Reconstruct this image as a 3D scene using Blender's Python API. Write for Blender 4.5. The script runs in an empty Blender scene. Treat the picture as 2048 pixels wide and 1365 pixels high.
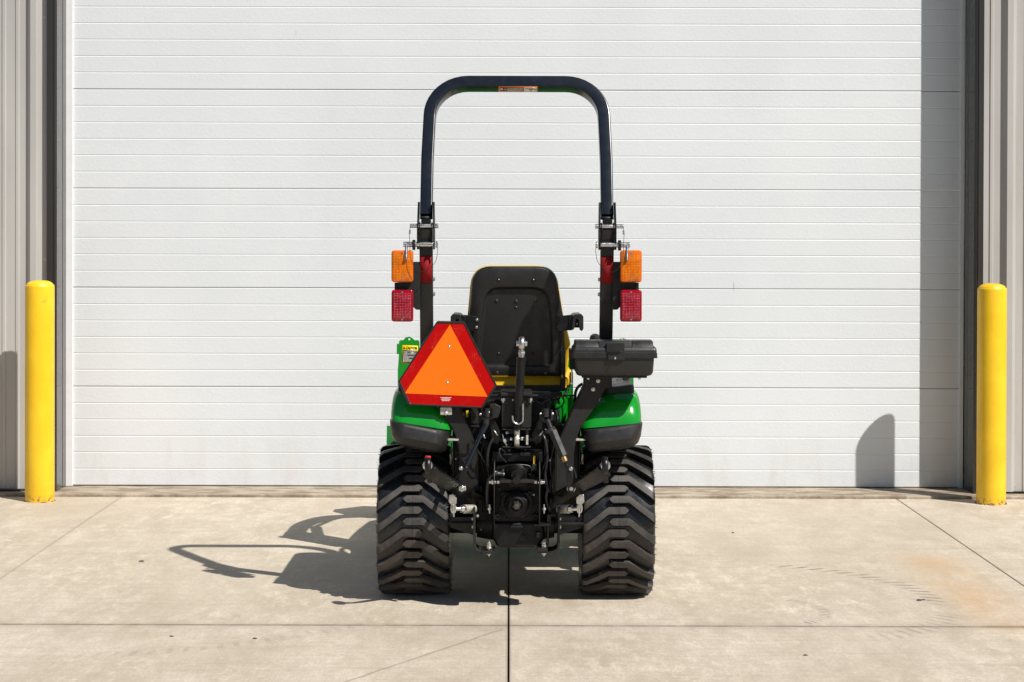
import bpy, bmesh, math, random
from mathutils import Vector, Matrix
random.seed(7)
S = bpy.context.scene
COL = S.collection
PI = math.pi
# ------------------------------------------------------------------ camera
F, CX, PITCH, ROLL = 4000.0, 1019.0, math.radians(0.55), math.radians(0.15)
CAMLOC = Vector((0, -12.28, 1.55))
CY = 470 + F*math.tan(PITCH)
fwd = Vector((0, math.cos(PITCH), -math.sin(PITCH)))
r0 = Vector((1, 0, 0)); u0 = Vector((0, math.sin(PITCH), math.cos(PITCH)))
RT = r0*math.cos(ROLL) + u0*math.sin(ROLL)
UP = -r0*math.sin(ROLL) + u0*math.cos(ROLL)
cam = bpy.data.cameras.new('camera'); camo = bpy.data.objects.new('camera', cam); COL.objects.link(camo)
M = Matrix((RT, UP, -fwd)).transposed().to_4x4(); M.translation = CAMLOC
camo.matrix_world = M
cam.sensor_width = 36; cam.lens = 36*F/2048
cam.shift_x = (1024-CX)/2048; cam.shift_y = (CY-682.5)/2048
cam.clip_start = .1; cam.clip_end = 5000
S.camera = camo
# ------------------------------------------------------------------ light
SUN = Vector((.625, -.612, 1.0)).normalized()
W = bpy.data.worlds.new('World'); S.world = W; W.use_nodes = True
wn = W.node_tree.nodes; wl = W.node_tree.links
sky = wn.new('ShaderNodeTexSky'); sky.sky_type = 'NISHITA'; sky.sun_disc = False
sky.sun_elevation = math.asin(SUN.z); sky.sun_rotation = math.atan2(SUN.x, SUN.y)
sky.air_density = 1.0; sky.dust_density = .5; sky.ozone_density = 1.6
bg = wn['Background']; bg.inputs['Strength'].default_value = .05
wl.new(sky.outputs[0], bg.inputs['Color'])
sl = bpy.data.lights.new('sun', 'SUN'); sl.energy = 5.0; sl.angle = math.radians(.53); sl.color = (1, .96, .90)
so = bpy.data.objects.new('sun', sl); COL.objects.link(so)
so.rotation_euler = SUN.to_track_quat('Z', 'Y').to_euler(); so.location = (6, -8, 12)
S.view_settings.view_transform = 'Standard'; S.view_settings.look = 'None'
S.view_settings.gamma = 1; S.view_settings.use_curve_mapping = False
S.view_settings.exposure = 0.2

# ------------------------------------------------------------------ helpers
def P(px, py, Y):
    """measured point of the photo at depth Y -> place in the world"""
    d = fwd + RT*((px-CX)/F) - UP*((py-CY)/F)
    return CAMLOC + d*((Y-CAMLOC.y)/d.y)
wloc = {}
class N:
    """small node-graph helper"""
    def __init__(s, m): s.t = m.node_tree; s.n = s.t.nodes; s.l = s.t.links
    def put(s, sock, v):
        if isinstance(v, bpy.types.NodeSocket): s.l.new(v, sock)
        else: sock.default_value = v
    def math(s, op, a, b=0., c=0., clamp=False):
        n = s.n.new('ShaderNodeMath'); n.operation = op; n.use_clamp = clamp
        s.put(n.inputs[0], a); s.put(n.inputs[1], b); s.put(n.inputs[2], c); return n.outputs[0]
    def noise(s, vec, scale, detail=4, rough=.55, dist=0):
        n = s.n.new('ShaderNodeTexNoise'); s.put(n.inputs['Vector'], vec)
        n.inputs['Scale'].default_value = scale; n.inputs['Detail'].default_value = detail
        n.inputs['Roughness'].default_value = rough; n.inputs['Distortion'].default_value = dist
        return n.outputs['Fac']
    def mapv(s, vec, sc=(1,1,1), rot=(0,0,0), loc=(0,0,0)):
        n = s.n.new('ShaderNodeMapping'); s.put(n.inputs[0], vec)
        n.inputs['Scale'].default_value = sc; n.inputs['Rotation'].default_value = rot; n.inputs['Location'].default_value = loc
        return n.outputs[0]
    def ramp(s, f, a, b, lo=0., hi=1.):
        n = s.n.new('ShaderNodeMapRange'); n.clamp = True; n.interpolation_type = 'SMOOTHSTEP'
        s.put(n.inputs[0], f)
        for i, v in enumerate((a, b, lo, hi)): n.inputs[i+1].default_value = v
        return n.outputs[0]
    def mix(s, f, a, b, mode='MIX'):
        n = s.n.new('ShaderNodeMix'); n.data_type = 'RGBA'; n.blend_type = mode
        s.put(n.inputs[0], f); s.put(n.inputs[6], a); s.put(n.inputs[7], b); return n.outputs[2]
    def pos(s):
        return s.n.new('ShaderNodeNewGeometry').outputs['Position']
    def obj(s):
        return s.n.new('ShaderNodeTexCoord').outputs['Object']
    def sep(s, v):
        n = s.n.new('ShaderNodeSeparateXYZ'); s.put(n.inputs[0], v); return n.outputs
    def bump(s, h, strength, dist):
        n = s.n.new('ShaderNodeBump'); s.put(n.inputs['Height'], h)
        n.inputs['Strength'].default_value = strength; n.inputs['Distance'].default_value = dist
        return n.outputs[0]
def c4(c): return (c[0], c[1], c[2], 1)
def mat(name, col, rough=.5, metal=0., var=.12, nscale=9., bump=0., bscale=200., spec=.5, coat=0., dust=None, dustamt=.3, rvar=.08):
    m = bpy.data.materials.new(name); m.use_nodes = True; g = N(m); b = g.n['Principled BSDF']
    p = g.obj()
    nz = g.noise(p, nscale, 5, .6)
    dk = tuple(v*(1-var) for v in col); lt = tuple(min(1, v*(1+var)) for v in col)
    c = g.mix(g.ramp(nz, .3, .7), c4(dk), c4(lt))
    if dust:
        dn = g.noise(p, nscale*2.3, 8, .7, .6)
        geo = g.n.new('ShaderNodeNewGeometry'); nz_ = g.sep(geo.outputs['Normal'])[2]
        upf = g.ramp(nz_, -.2, .9, .35, 1.)
        c = g.mix(g.math('MULTIPLY', g.math('MULTIPLY', g.ramp(dn, .42, .72), upf), dustamt), c, c4(dust))
    g.l.new(c, b.inputs['Base Color'])
    r = g.ramp(g.noise(p, nscale*3, 4), .3, .7, max(0.02, rough-rvar), min(1, rough+rvar))
    g.l.new(r, b.inputs['Roughness'])
    b.inputs['Metallic'].default_value = metal
    b.inputs['Specular IOR Level'].default_value = spec
    b.inputs['Coat Weight'].default_value = coat; b.inputs['Coat Roughness'].default_value = .05
    if bump:
        g.l.new(g.bump(g.noise(p, bscale, 3), bump, .001), b.inputs['Normal'])
    return m
MT = {
 'black_paint': mat('black_paint', (.006,.006,.0065), .34, var=.2, bump=.12, bscale=260, dust=(.07,.06,.05), dustamt=.1, spec=.4),
 'cast': mat('cast_black', (.0045,.0045,.005), .45, var=.3, bump=.5, bscale=420, dust=(.05,.045,.04), dustamt=.1, spec=.3),
 'hoop': mat('hoop_paint', (.006,.009,.016), .22, var=.1, rvar=.02, dust=(.3,.3,.3), dustamt=.02, spec=.5),
 'plastic': mat('black_plastic', (.0155,.015,.0150), .42, var=.12, bump=.35, bscale=900, dust=(.1,.09,.08), dustamt=.1, spec=.45),
 'plate': mat('plate_black', (.014,.013,.012), .5, var=.15, bump=.2, bscale=500, dust=(.1,.085,.07), dustamt=.12, spec=.4),
 'rubber': mat('rubber', (.03,.0285,.027), .5, var=.3, nscale=7, bump=.35, bscale=260, dust=(.15,.125,.10), dustamt=.33, rvar=.14),
 'green': mat('green_paint', (.004,.25,.014), .2, var=.06, coat=.8),
 'yellow': mat('yellow_vinyl', (.75,.44,.006), .45, var=.06, bump=.3, bscale=500),
 'rim': mat('yellow_rim', (.8,.5,.01), .3, var=.05),
 'zinc': mat('zinc', (.62,.62,.60), .3, metal=1., var=.2, nscale=40, bump=.2, bscale=500),
 'pto': mat('pto_steel', (.12,.11,.10), .25, metal=.7, var=.3, nscale=60),
 'zincy': mat('zinc_matte', (.6,.57,.5), .45, metal=.6, var=.2, nscale=60),
 'brass': mat('brass', (.45,.3,.13), .4, metal=1., var=.3, nscale=80),
 'orange': mat('orange_fluorescent', (1.0,.165,.008), .75, var=.03, spec=.08),
 'wire': mat('wire', (.02,.02,.022), .35),
 'stickerblack': mat('print_black', (.02,.02,.02), .4),
 'stickerwhite': mat('print_white', (.72,.71,.66), .4),
 'stickeryellow': mat('label_yellow', (.85,.62,.0), .35),
 'stickerorange': mat('label_orange', (.95,.20,.01), .35),
 'tape': mat('red_tape', (.26,.010,.012), .65, var=.15, nscale=25, spec=.2),
 'trim': mat('bronze_trim', (.03,.027,.0255), .25, var=.06, nscale=2, rvar=.03, coat=.25),
 'seal': mat('rubber_seal', (.025,.024,.023), .6),
 'bounce_cut_dark': mat('bounce_cut_dark', (.055,.054,.052), .85, var=.25, nscale=2.5, bump=.6, bscale=90),  # for the out-of-frame ground, kept dark to cut bounce light
 'soil': mat('joint_dirt', (.035,.03,.024), .95, var=.4, nscale=30),
 'whitetrim': mat('white_vinyl', (.74,.74,.75), .4, var=.03),
 'caulk': mat('rust_ring', (.16,.10,.05), .9, var=.5, nscale=60),
 'pebble': mat('pebble', (.08,.07,.06), .8, var=.4, nscale=50),
 'redplastic': mat('red_plastic', (.5,.02,.02), .4),
 'headlamp': mat('headlamp_glass', (.6,.62,.65), .1, metal=.4),
}
def lens_mat(name, col, sp):
    m = bpy.data.materials.new(name); m.use_nodes = True; g = N(m); b = g.n['Principled BSDF']
    p = g.obj()
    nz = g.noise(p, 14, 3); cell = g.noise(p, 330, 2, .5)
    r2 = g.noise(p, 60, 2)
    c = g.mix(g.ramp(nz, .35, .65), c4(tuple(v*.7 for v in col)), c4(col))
    c = g.mix(g.math('MULTIPLY', g.ramp(cell, .55, .72), g.ramp(r2, .35, .6, .1, .7)), c, c4(sp))  # sparkle specks painted into the lens colour
    g.l.new(c, b.inputs['Base Color']); b.inputs['Roughness'].default_value = .12
    b.inputs['Coat Weight'].default_value = .25; b.inputs['Coat Roughness'].default_value = .05
    b.inputs['Specular IOR Level'].default_value = .35
    return m
MT['amber'] = lens_mat('amber_lens', (.76,.14,.001), (1.,.3,.01))
MT['redlens'] = lens_mat('red_lens', (.30,.001,.010), (.5,.01,.02))
MT['amber_glint'] = mat('amber_glint', (.92,.42,.05), .25, var=.6, nscale=90)  # prism glints: sparkle reflections painted as a lighter colour, amber and red
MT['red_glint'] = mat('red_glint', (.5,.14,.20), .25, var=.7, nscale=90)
def reflective_red():
    m = bpy.data.materials.new('retroreflective_red'); m.use_nodes = True; g = N(m); b = g.n['Principled BSDF']
    p = g.obj()
    c = g.mix(g.noise(p, 5, 3), c4((.34,.0015,.002)), c4((.52,.003,.003)))
    dots = g.noise(p, 420, 1); big = g.noise(p, 16, 2)
    c = g.mix(g.math('MULTIPLY', g.ramp(dots, .66, .72), g.ramp(big, .5, .62)), c, c4((.95,.25,.2)))
    g.l.new(c, b.inputs['Base Color']); b.inputs['Roughness'].default_value = .45; b.inputs['Specular IOR Level'].default_value = .1
    return m
MT['reflred'] = reflective_red()
def tyre_mat():
    m = bpy.data.materials.new('tyre_rubber'); m.use_nodes = True; g = N(m); b = g.n['Principled BSDF']
    p = g.obj(); x, y, z = g.sep(p)[:3]
    rr = g.math('SQRT', g.math('ADD', g.math('MULTIPLY', y, y), g.math('MULTIPLY', z, z)))
    top = g.ramp(rr, .312, .3185)
    n1 = g.noise(p, 14, 7, .7, .5); n2 = g.noise(g.mapv(p, (3,1,1)), 60, 5, .7)
    scuff = g.mix(g.ramp(n1, .35, .68), c4((.032,.028,.0245)), c4((.066,.057,.049)))
    scuff = g.mix(g.ramp(n2, .5, .8, 0, .5), scuff, c4((.022,.020,.018)))
    fresh = g.mix(g.ramp(n1, .4, .7), c4((.0085,.009,.0105)), c4((.016,.0155,.0155)))
    c = g.mix(top, fresh, scuff)
    pl = g.math('ABSOLUTE', g.math('ADD', x, g.math('MULTIPLY', g.math('SUBTRACT', g.noise(p, 70, 2), .5), .004)))
    c = g.mix(g.math('MULTIPLY', g.ramp(pl, .0016, .0008), .8), c, c4((.004,.004,.004)))
    tick = g.noise(g.mapv(p, (30, 170, 170), (.9,0,0)), 1, 1, .3)
    c = g.mix(g.ramp(tick, .70, .74, 0, .7), c, c4((.006,.006,.006)))
    spk = g.noise(p, 210, 1, .3)
    c = g.mix(g.ramp(spk, .74, .77, 0, .5), c, c4((.2,.18,.15)))
    g.l.new(c, b.inputs['Base Color'])
    g.l.new(g.math('ADD', g.math('MULTIPLY', top, .30), g.ramp(n1, .3, .7, .22, .36)), b.inputs['Roughness'])
    g.l.new(g.bump(g.math('ADD', g.noise(p, 240, 4), n2), .3, .0012), b.inputs['Normal'])
    return m
MT['rubber2'] = tyre_mat()
def yellow_bollard():
    m = bpy.data.materials.new('bollard_yellow'); m.use_nodes = True; g = N(m); b = g.n['Principled BSDF']
    p = g.pos(); z = g.sep(p)[2]
    n1 = g.noise(p, 6, 5); n2 = g.noise(g.mapv(p, (1,1,.25)), 30, 6, .7)
    c = g.mix(g.ramp(n1, .3, .7), c4((.80,.475,.008)), c4((.88,.55,.016)))
    c = g.mix(g.math('MULTIPLY', g.ramp(n2, .62, .75), .25), c, c4((.45,.27,.02)))
    grime = g.math('MULTIPLY', g.ramp(z, .22, .0), g.ramp(g.noise(g.mapv(p, (1,1,.4)), 18, 6, .7), .42, .7))
    c = g.mix(g.math('MULTIPLY', grime, .3), c, c4((.40,.27,.06)))
    scf = g.noise(g.mapv(p, (1,1,2.5)), 9, 3, .5)
    c = g.mix(g.math('MULTIPLY', g.ramp(scf, .74, .76), .3), c, c4((.25,.17,.05)))
    chip = g.math('MULTIPLY', g.ramp(g.noise(p, 45, 4, .7), .5, .56), g.ramp(z, .035, -.005))
    c = g.mix(chip, c, c4((.33,.16,.07)))
    g.l.new(c, b.inputs['Base Color']); b.inputs['Roughness'].default_value = .38
    g.l.new(g.bump(g.noise(p, 60, 6, .7), .35, .003), b.inputs['Normal'])
    return m
MT['bollard'] = yellow_bollard()
def door_mat():
    m = bpy.data.materials.new('door_steel_white'); m.use_nodes = True; g = N(m); b = g.n['Principled BSDF']
    p = g.pos()
    n1 = g.noise(p, 1.2, 4); n2 = g.noise(g.mapv(p, (1,1,.2)), 5, 6, .7)
    c = g.mix(g.ramp(n1, .3, .7), c4((.65,.675,.70)), c4((.69,.71,.73)))
    c = g.mix(g.math('MULTIPLY', g.ramp(n2, .55, .8), .22), c, c4((.60,.60,.58)))
    z = g.sep(p)[2]
    low = g.math('MULTIPLY', g.ramp(z, .5, .0), g.ramp(g.noise(g.mapv(p, (1,1,.3)), 7, 6, .7), .45, .7))
    c = g.mix(g.math('MULTIPLY', low, .35), c, c4((.56,.53,.47)))
    sc = g.noise(g.mapv(p, (9,1,1.2)), 3.1, 2, .4)
    c = g.mix(g.math('MULTIPLY', g.ramp(sc, .79, .81), .5), c, c4((.25,.24,.23)))
    g.l.new(c, b.inputs['Base Color']); b.inputs['Roughness'].default_value = .42
    h = g.noise(p, 55, 3, .6, .8)
    g.l.new(g.bump(h, .3, .0035), b.inputs['Normal'])
    return m
MT['door'] = door_mat()
def wall_mat():
    m = bpy.data.materials.new('wall_steel_grey'); m.use_nodes = True; g = N(m); b = g.n['Principled BSDF']
    p = g.pos()
    c = g.mix(g.ramp(g.noise(g.mapv(p, (1,1,.15)), 7, 5), .3, .7), c4((.40,.385,.365)), c4((.45,.435,.415)))
    g.l.new(c, b.inputs['Base Color']); b.inputs['Roughness'].default_value = .4
    g.l.new(g.bump(g.noise(p, 5, 3), .2, .01), b.inputs['Normal'])
    return m
MT['wall'] = wall_mat()
def concrete(name, base, dark, light, marks=True, edge=False):
    m = bpy.data.materials.new(name); m.use_nodes = True; g = N(m); b = g.n['Principled BSDF']
    p = g.pos(); x, y, z = g.sep(p)[:3]
    n_big = g.noise(p, .55, 5, .6, .4)
    n_mid = g.noise(g.mapv(p, (1.3, .6, 1)), 2.6, 8, .68, .5)
    broom = g.noise(g.mapv(p, (.8, 30, 1), (0,0,.02)), 6, 6, .7)
    broom2 = g.noise(g.mapv(p, (26, .7, 1), (0,0,-.03)), 6, 6, .7)
    grain = g.noise(g.mapv(p, (1,.6,1)), 75, 7, .85)
    c = g.mix(g.ramp(n_big, .32, .68), c4(base), c4(light))
    c = g.mix(g.ramp(n_mid, .36, .68, 0, .85), c, c4(dark))
    pale = g.noise(g.mapv(p, (1.3, .6, 1), loc=(3,1,0)), 1.7, 9, .72, .3)
    c = g.mix(g.ramp(pale, .52, .72, 0, .7), c, c4(tuple(min(1, v*1.22) for v in light)))
    blot = g.noise(g.mapv(p, (1.7, .75, 1), loc=(7,2,0)), 8, 10, .78, .3)
    zone = g.ramp(g.noise(g.mapv(p, (1,.5,1), loc=(1,5,0)), .9, 5, .65, .5), .38, .64, .15, 1.)
    strk = g.noise(g.mapv(p, (.35, 5, 1), (0,0,.05)), 3.5, 7, .7)
    c = g.mix(g.ramp(strk, .48, .7, 0, .5), c, c4(tuple(v*.86 for v in dark)))
    c = g.mix(g.math('MULTIPLY', zone, g.ramp(blot, .46, .66, 0, .8)), c, c4(tuple(min(1, v*1.3) for v in light)))
    c = g.mix(g.ramp(blot, .47, .33, 0, .32), c, c4(tuple(v*.82 for v in dark)))
    c = g.mix(g.ramp(broom, .3, .75, 0, .45), c, c4(tuple(v*.66 for v in base)))
    c = g.mix(g.ramp(broom2, .4, .75, 0, .42), c, c4(tuple(v*.72 for v in base)))
    c = g.mix(g.ramp(grain, .38, .62, .42, 0), c, c4(tuple(v*.6 for v in base)))
    spk = g.noise(p, 55, 1, .3)
    c = g.mix(g.ramp(spk, .8, .83, 0, .55), c, c4((.09,.08,.065)))
    c = g.mix(g.ramp(grain, .56, .70, 0, .4), c, c4(tuple(min(1, v*1.25) for v in light)))
    if marks:
        wob = g.math('MULTIPLY', g.math('SUBTRACT', g.noise(p, 3.1, 4), .5), .22)
        # rust run along the slab
        dx = g.math('ABSOLUTE', g.math('SUBTRACT', g.math('ADD', x, wob), 2.03))
        body = g.math('MULTIPLY', g.ramp(dx, .26, .0), g.math('MULTIPLY', g.ramp(y, -2.25, -2.7), g.ramp(y, -4.75, -3.9)))
        body = g.math('MULTIPLY', body, g.ramp(g.noise(g.mapv(p, (1.5,.6,1)), 3, 7, .7), .2, .6))
        c = g.mix(g.math('MULTIPLY', body, .5), c, c4((.52,.32,.15)))
        dark_end = g.math('MULTIPLY', g.math('MULTIPLY', g.ramp(dx, .22, 0), g.ramp(g.math('ABSOLUTE', g.math('ADD', y, 4.27)), .06, 0)), .6)
        c = g.mix(dark_end, c, c4((.35,.16,.06)))
        # tyre lug prints left where a machine turned
        for (ox, oy, R, n, a0, a1, wd, k) in ((.9,-3.65,.93,75,-.25,1.25,.06,.8), (.985,-3.95,.335,60,-1.0,1.05,.035,.8),
                                              (1.0,-3.75,.86,90,-1.15,-.2,.08,.5), (-1.9,-3.3,1.6,150,-1.6,-.5,.06,.25),
                                              (.25,-4.9,.55,90,-1.9,-.9,.05,.3)):
            ax = g.math('SUBTRACT', x, ox); ay = g.math('SUBTRACT', y, oy)
            rr = g.math('SQRT', g.math('ADD', g.math('MULTIPLY', ax, ax), g.math('MULTIPLY', ay, ay)))
            an = g.math('ARCTAN2', ay, ax)
            band = g.ramp(g.math('ABSOLUTE', g.math('SUBTRACT', rr, R)), wd, wd*.35)
            lug = g.ramp(g.math('SINE', g.math('ADD', g.math('MULTIPLY', an, n), g.math('MULTIPLY', rr, 40))), .1, .8)
            win = g.math('MULTIPLY', g.ramp(an, a0, a0+.2), g.ramp(an, a1, a1-.2))
            k2 = g.math('MULTIPLY', g.math('MULTIPLY', g.math('MULTIPLY', band, lug), win), g.ramp(g.noise(p, 9, 4), .35, .6, k*.45, k))
            c = g.mix(k2, c, c4(tuple(v*.3 for v in base)))
        scr = g.math('MULTIPLY', g.ramp(g.noise(g.mapv(p, (1.2, 16, 1), (0,0,-.5)), 2.6, 5, .6), .58, .75),
                     g.math('MULTIPLY', g.ramp(g.math('ABSOLUTE', g.math('SUBTRACT', x, 1.75)), .5, .1), g.ramp(g.math('ABSOLUTE', g.math('ADD', y, 3.9)), .5, .1)))
        c = g.mix(g.math('MULTIPLY', scr, .5), c, c4(tuple(v*.4 for v in base)))
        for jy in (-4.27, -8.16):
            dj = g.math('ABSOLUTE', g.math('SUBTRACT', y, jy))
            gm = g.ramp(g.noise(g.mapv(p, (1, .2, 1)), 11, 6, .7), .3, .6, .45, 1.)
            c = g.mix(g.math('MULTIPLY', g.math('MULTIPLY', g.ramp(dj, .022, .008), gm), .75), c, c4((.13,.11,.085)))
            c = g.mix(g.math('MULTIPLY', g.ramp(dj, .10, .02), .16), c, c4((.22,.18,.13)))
        for jx, k in ((0., .5), (2.31, .35), (-2.31, .22)):
            dj = g.math('ABSOLUTE', g.math('SUBTRACT', x, jx))
            c = g.mix(g.math('MULTIPLY', g.ramp(dj, .012, .004), k), c, c4((.12,.10,.08)))
        # hairline crack running off the joint
        for (cx_, cy_, sl_, x0, x1) in ((0.0, -4.3, 1.73, -.75, -.01),):
            ln = g.math('SUBTRACT', g.math('SUBTRACT', y, cy_), g.math('MULTIPLY', g.math('SUBTRACT', x, cx_), sl_))
            ln = g.math('ADD', ln, g.math('MULTIPLY', g.math('SUBTRACT', g.noise(p, 12, 4), .5), .05))
            mk = g.math('MULTIPLY', g.ramp(g.math('ABSOLUTE', ln), .022, .006), g.math('MULTIPLY', g.ramp(x, x0, x0+.05), g.ramp(x, x1, x1-.02)))
            c = g.mix(g.math('MULTIPLY', mk, .75), c, c4(tuple(v*.5 for v in base)))
    if edge:
        c = g.mix(g.ramp(g.noise(g.mapv(p, (.7,2,1)), 6, 7, .7), .4, .62, 0, .75), c, c4((.15,.10,.06)))
    g.l.new(c, b.inputs['Base Color'])
    g.l.new(g.ramp(n_mid, .3, .7, .82, .65), b.inputs['Roughness'])
    h = g.math('ADD', g.math('MULTIPLY', broom2, .6), g.math('ADD', g.math('MULTIPLY', grain, .7), broom))
    g.l.new(g.bump(h, .45, .0016), b.inputs['Normal'])
    return m
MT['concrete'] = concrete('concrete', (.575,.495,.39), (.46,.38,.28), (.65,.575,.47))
MT['sill'] = concrete('sill_concrete', (.46,.39,.30), (.33,.26,.18), (.54,.47,.37), marks=False, edge=True)

def finish(bm, name, m, parent=None, bevel=None, smooth=True, seg=2, sub=0, extra=None):
    bmesh.ops.recalc_face_normals(bm, faces=bm.faces)
    me = bpy.data.meshes.new(name)
    cs = [v.co for v in bm.verts]
    lo = Vector((min(c[i] for c in cs) for i in range(3))); hi = Vector((max(c[i] for c in cs) for i in range(3)))
    ctr = (lo+hi)/2
    bmesh.ops.translate(bm, verts=bm.verts, vec=-ctr)
    if not bevel and smooth:
        for e in bm.edges:
            e.smooth = not (len(e.link_faces) == 2 and e.calc_face_angle(0) > math.radians(38))
    bm.to_mesh(me); bm.free()
    if smooth:
        me.polygons.foreach_set('use_smooth', [True]*len(me.polygons))
    me.materials.append(MT[m] if isinstance(m, str) else m)
    for e in (extra or []): me.materials.append(MT[e])
    o = bpy.data.objects.new(name, me); COL.objects.link(o)
    if sub:
        md = o.modifiers.new('sub', 'SUBSURF'); md.levels = sub; md.render_levels = sub
    if bevel:
        md = o.modifiers.new('bevel', 'BEVEL'); md.width = bevel; md.segments = seg; md.limit_method = 'ANGLE'
        md.angle_limit = math.radians(40); md.harden_normals = True
    wloc[o.name] = ctr
    if parent is not None:
        o.parent = parent; o.location = ctr - wloc[parent.name]
    else: o.location = ctr
    return o
def empty(name, loc, label=None, cat=None, group=None, kind=None, parent=None):
    o = bpy.data.objects.new(name, None); COL.objects.link(o); wloc[o.name] = Vector(loc)
    o.empty_display_size = .1
    if parent is not None: o.parent = parent; o.location = Vector(loc)-wloc[parent.name]
    else: o.location = loc
    if label: o['label'] = label
    if cat: o['category'] = cat
    if group: o['group'] = group
    if kind: o['kind'] = kind
    return o
class MB:
    def __init__(s): s.b = bmesh.new()
    def box(s, c, d, R=None):
        r = bmesh.ops.create_cube(s.b, size=1)['verts']
        m = Matrix.Translation(Vector(c)) @ ((R.to_4x4() if R else Matrix.Identity(4))) @ Matrix.Diagonal((d[0], d[1], d[2], 1))
        bmesh.ops.transform(s.b, matrix=m, verts=r); return s
    def bb(s, x0, x1, y0, y1, z0, z1):
        return s.box(((x0+x1)/2, (y0+y1)/2, (z0+z1)/2), (abs(x1-x0), abs(y1-y0), abs(z1-z0)))
    def pr(s, px0, py0, px1, py1, Y0, Y1):
        a = P(px0, py0, Y0); b = P(px1, py1, Y0)
        return s.bb(a.x, b.x, Y0, Y1, b.z, a.z)
    def cyl(s, p0, p1, r0, r1=None, n=20):
        p0 = Vector(p0); p1 = Vector(p1); d = p1-p0
        r = bmesh.ops.create_cone(s.b, cap_ends=True, segments=n, radius1=r0, radius2=r0 if r1 is None else r1, depth=d.length)['verts']
        m = Matrix.Translation((p0+p1)/2) @ d.to_track_quat('Z', 'Y').to_matrix().to_4x4()
        bmesh.ops.transform(s.b, matrix=m, verts=r); return s
    def ball(s, c, r, sc=(1,1,1), n=16):
        v = bmesh.ops.create_uvsphere(s.b, u_segments=n, v_segments=n//2+2, radius=r)['verts']
        bmesh.ops.transform(s.b, matrix=Matrix.Translation(Vector(c)) @ Matrix.Diagonal((*sc, 1)), verts=v); return s
    def poly(s, pts, vec):
        pts = [Vector(p) for p in pts]; vec = Vector(vec)
        a = [s.b.verts.new(p) for p in pts]; c = [s.b.verts.new(p+vec) for p in pts]
        s.b.faces.new(a); s.b.faces.new(c[::-1])
        n = len(a)
        for i in range(n): s.b.faces.new((a[i], a[(i+1) % n], c[(i+1) % n], c[i]))
        return s
    def pp(s, pxs, Y, depth):
        return s.poly([P(x, y, Y) for x, y in pxs], (0, depth, 0))
    def loft(s, rings, cap=True, closed=True):
        vs = [[s.b.verts.new(p) for p in r] for r in rings]; n = len(vs[0])
        for a, c in zip(vs, vs[1:]):
            for i in range(n if closed else n-1):
                s.b.faces.new((a[i], a[(i+1) % n], c[(i+1) % n], c[i]))
        if cap: s.b.faces.new(vs[0]); s.b.faces.new(vs[-1][::-1])
        return s
    def sweep(s, pts, prof, side=None):
        """prof: list of (a,b) in plane spanned by side-like axis and its normal"""
        pts = [Vector(p) for p in pts]; rings = []
        prev = None
        for i, p in enumerate(pts):
            if i == 0: t = (pts[1]-p).normalized(); k = 1
            elif i == len(pts)-1: t = (p-pts[i-1]).normalized(); k = 1
            else:
                t1 = (p-pts[i-1]).normalized(); t2 = (pts[i+1]-p).normalized(); t = (t1+t2).normalized()
            if side is not None:
                e = (Vector(side)-t*t.dot(Vector(side))).normalized()
            elif prev is None:
                a = Vector((0,0,1)) if abs(t.z) < .9 else Vector((1,0,0)); e = (a-t*t.dot(a)).normalized()
            else: e = (prev-t*t.dot(prev)).normalized()
            prev = e; f = t.cross(e)
            rings.append([p+e*a+f*b for a, b in prof])
        return s.loft(rings)
    def tube(s, pts, r, n=10):
        return s.sweep(pts, [(r*math.cos(2*PI*k/n), r*math.sin(2*PI*k/n)) for k in range(n)])
    def lathe(s, c, axis, prof, n=32):
        c = Vector(c); ax = Vector(axis).normalized()
        a = Vector((0,0,1)) if abs(ax.z) < .9 else Vector((1,0,0)); e = (a-ax*ax.dot(a)).normalized(); f = ax.cross(e)
        return s.loft([[c+ax*t+(e*math.cos(2*PI*k/n)+f*math.sin(2*PI*k/n))*r for k in range(n)] for t, r in prof])
    def done(s, name, m, parent=None, **k): return finish(s.b, name, m, parent, **k)
def spline(pts, n=8):
    pts = [Vector(p) for p in pts]; out = []
    q = [pts[0]*2-pts[1]] + pts + [pts[-1]*2-pts[-2]]
    for i in range(1, len(q)-2):
        for k in range(n):
            t = k/n; a, b, c, d = q[i-1:i+3]
            out.append(.5*((2*b)+(c-a)*t+(2*a-5*b+4*c-d)*t*t+(3*b-a-3*c+d)*t**3))
    out.append(pts[-1]); return out
def rpoly(pts, rs, n=6):
    """rounded polygon in 2-D; rs radius per corner"""
    out = []; L = len(pts)
    for i in range(L):
        p = Vector(pts[i]); a = (Vector(pts[i-1])-p); b = (Vector(pts[(i+1) % L])-p)
        r = rs[i] if isinstance(rs, (list, tuple)) else rs
        ang = a.angle(b); t = min(r/math.tan(ang/2), a.length*.49, b.length*.49)
        p0 = p+a.normalized()*t; p1 = p+b.normalized()*t
        for k in range(n+1):
            u = k/n; out.append(p0*(1-u)**2 + p*2*u*(1-u) + p1*u*u)
    return out
def rrect(x0, x1, y0, y1, r, n=5): return rpoly([(x0,y0),(x1,y0),(x1,y1),(x0,y1)], r, n)
def bolt(parent, c, axis, r=.009, h=.007, m='zinc', washer=True, name='bolt', shank=0):
    c = Vector(c); a = Vector(axis).normalized(); mb = MB()
    if washer: mb.cyl(c, c+a*.0025, r*1.45, n=18)
    mb.cyl(c+a*.0024, c+a*(.0024+h), r, n=6)
    if shank: mb.cyl(c+a*h, c+a*(h+shank), r*.5, n=10)
    return mb.done(name, m, parent, bevel=.0008, seg=1)

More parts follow.
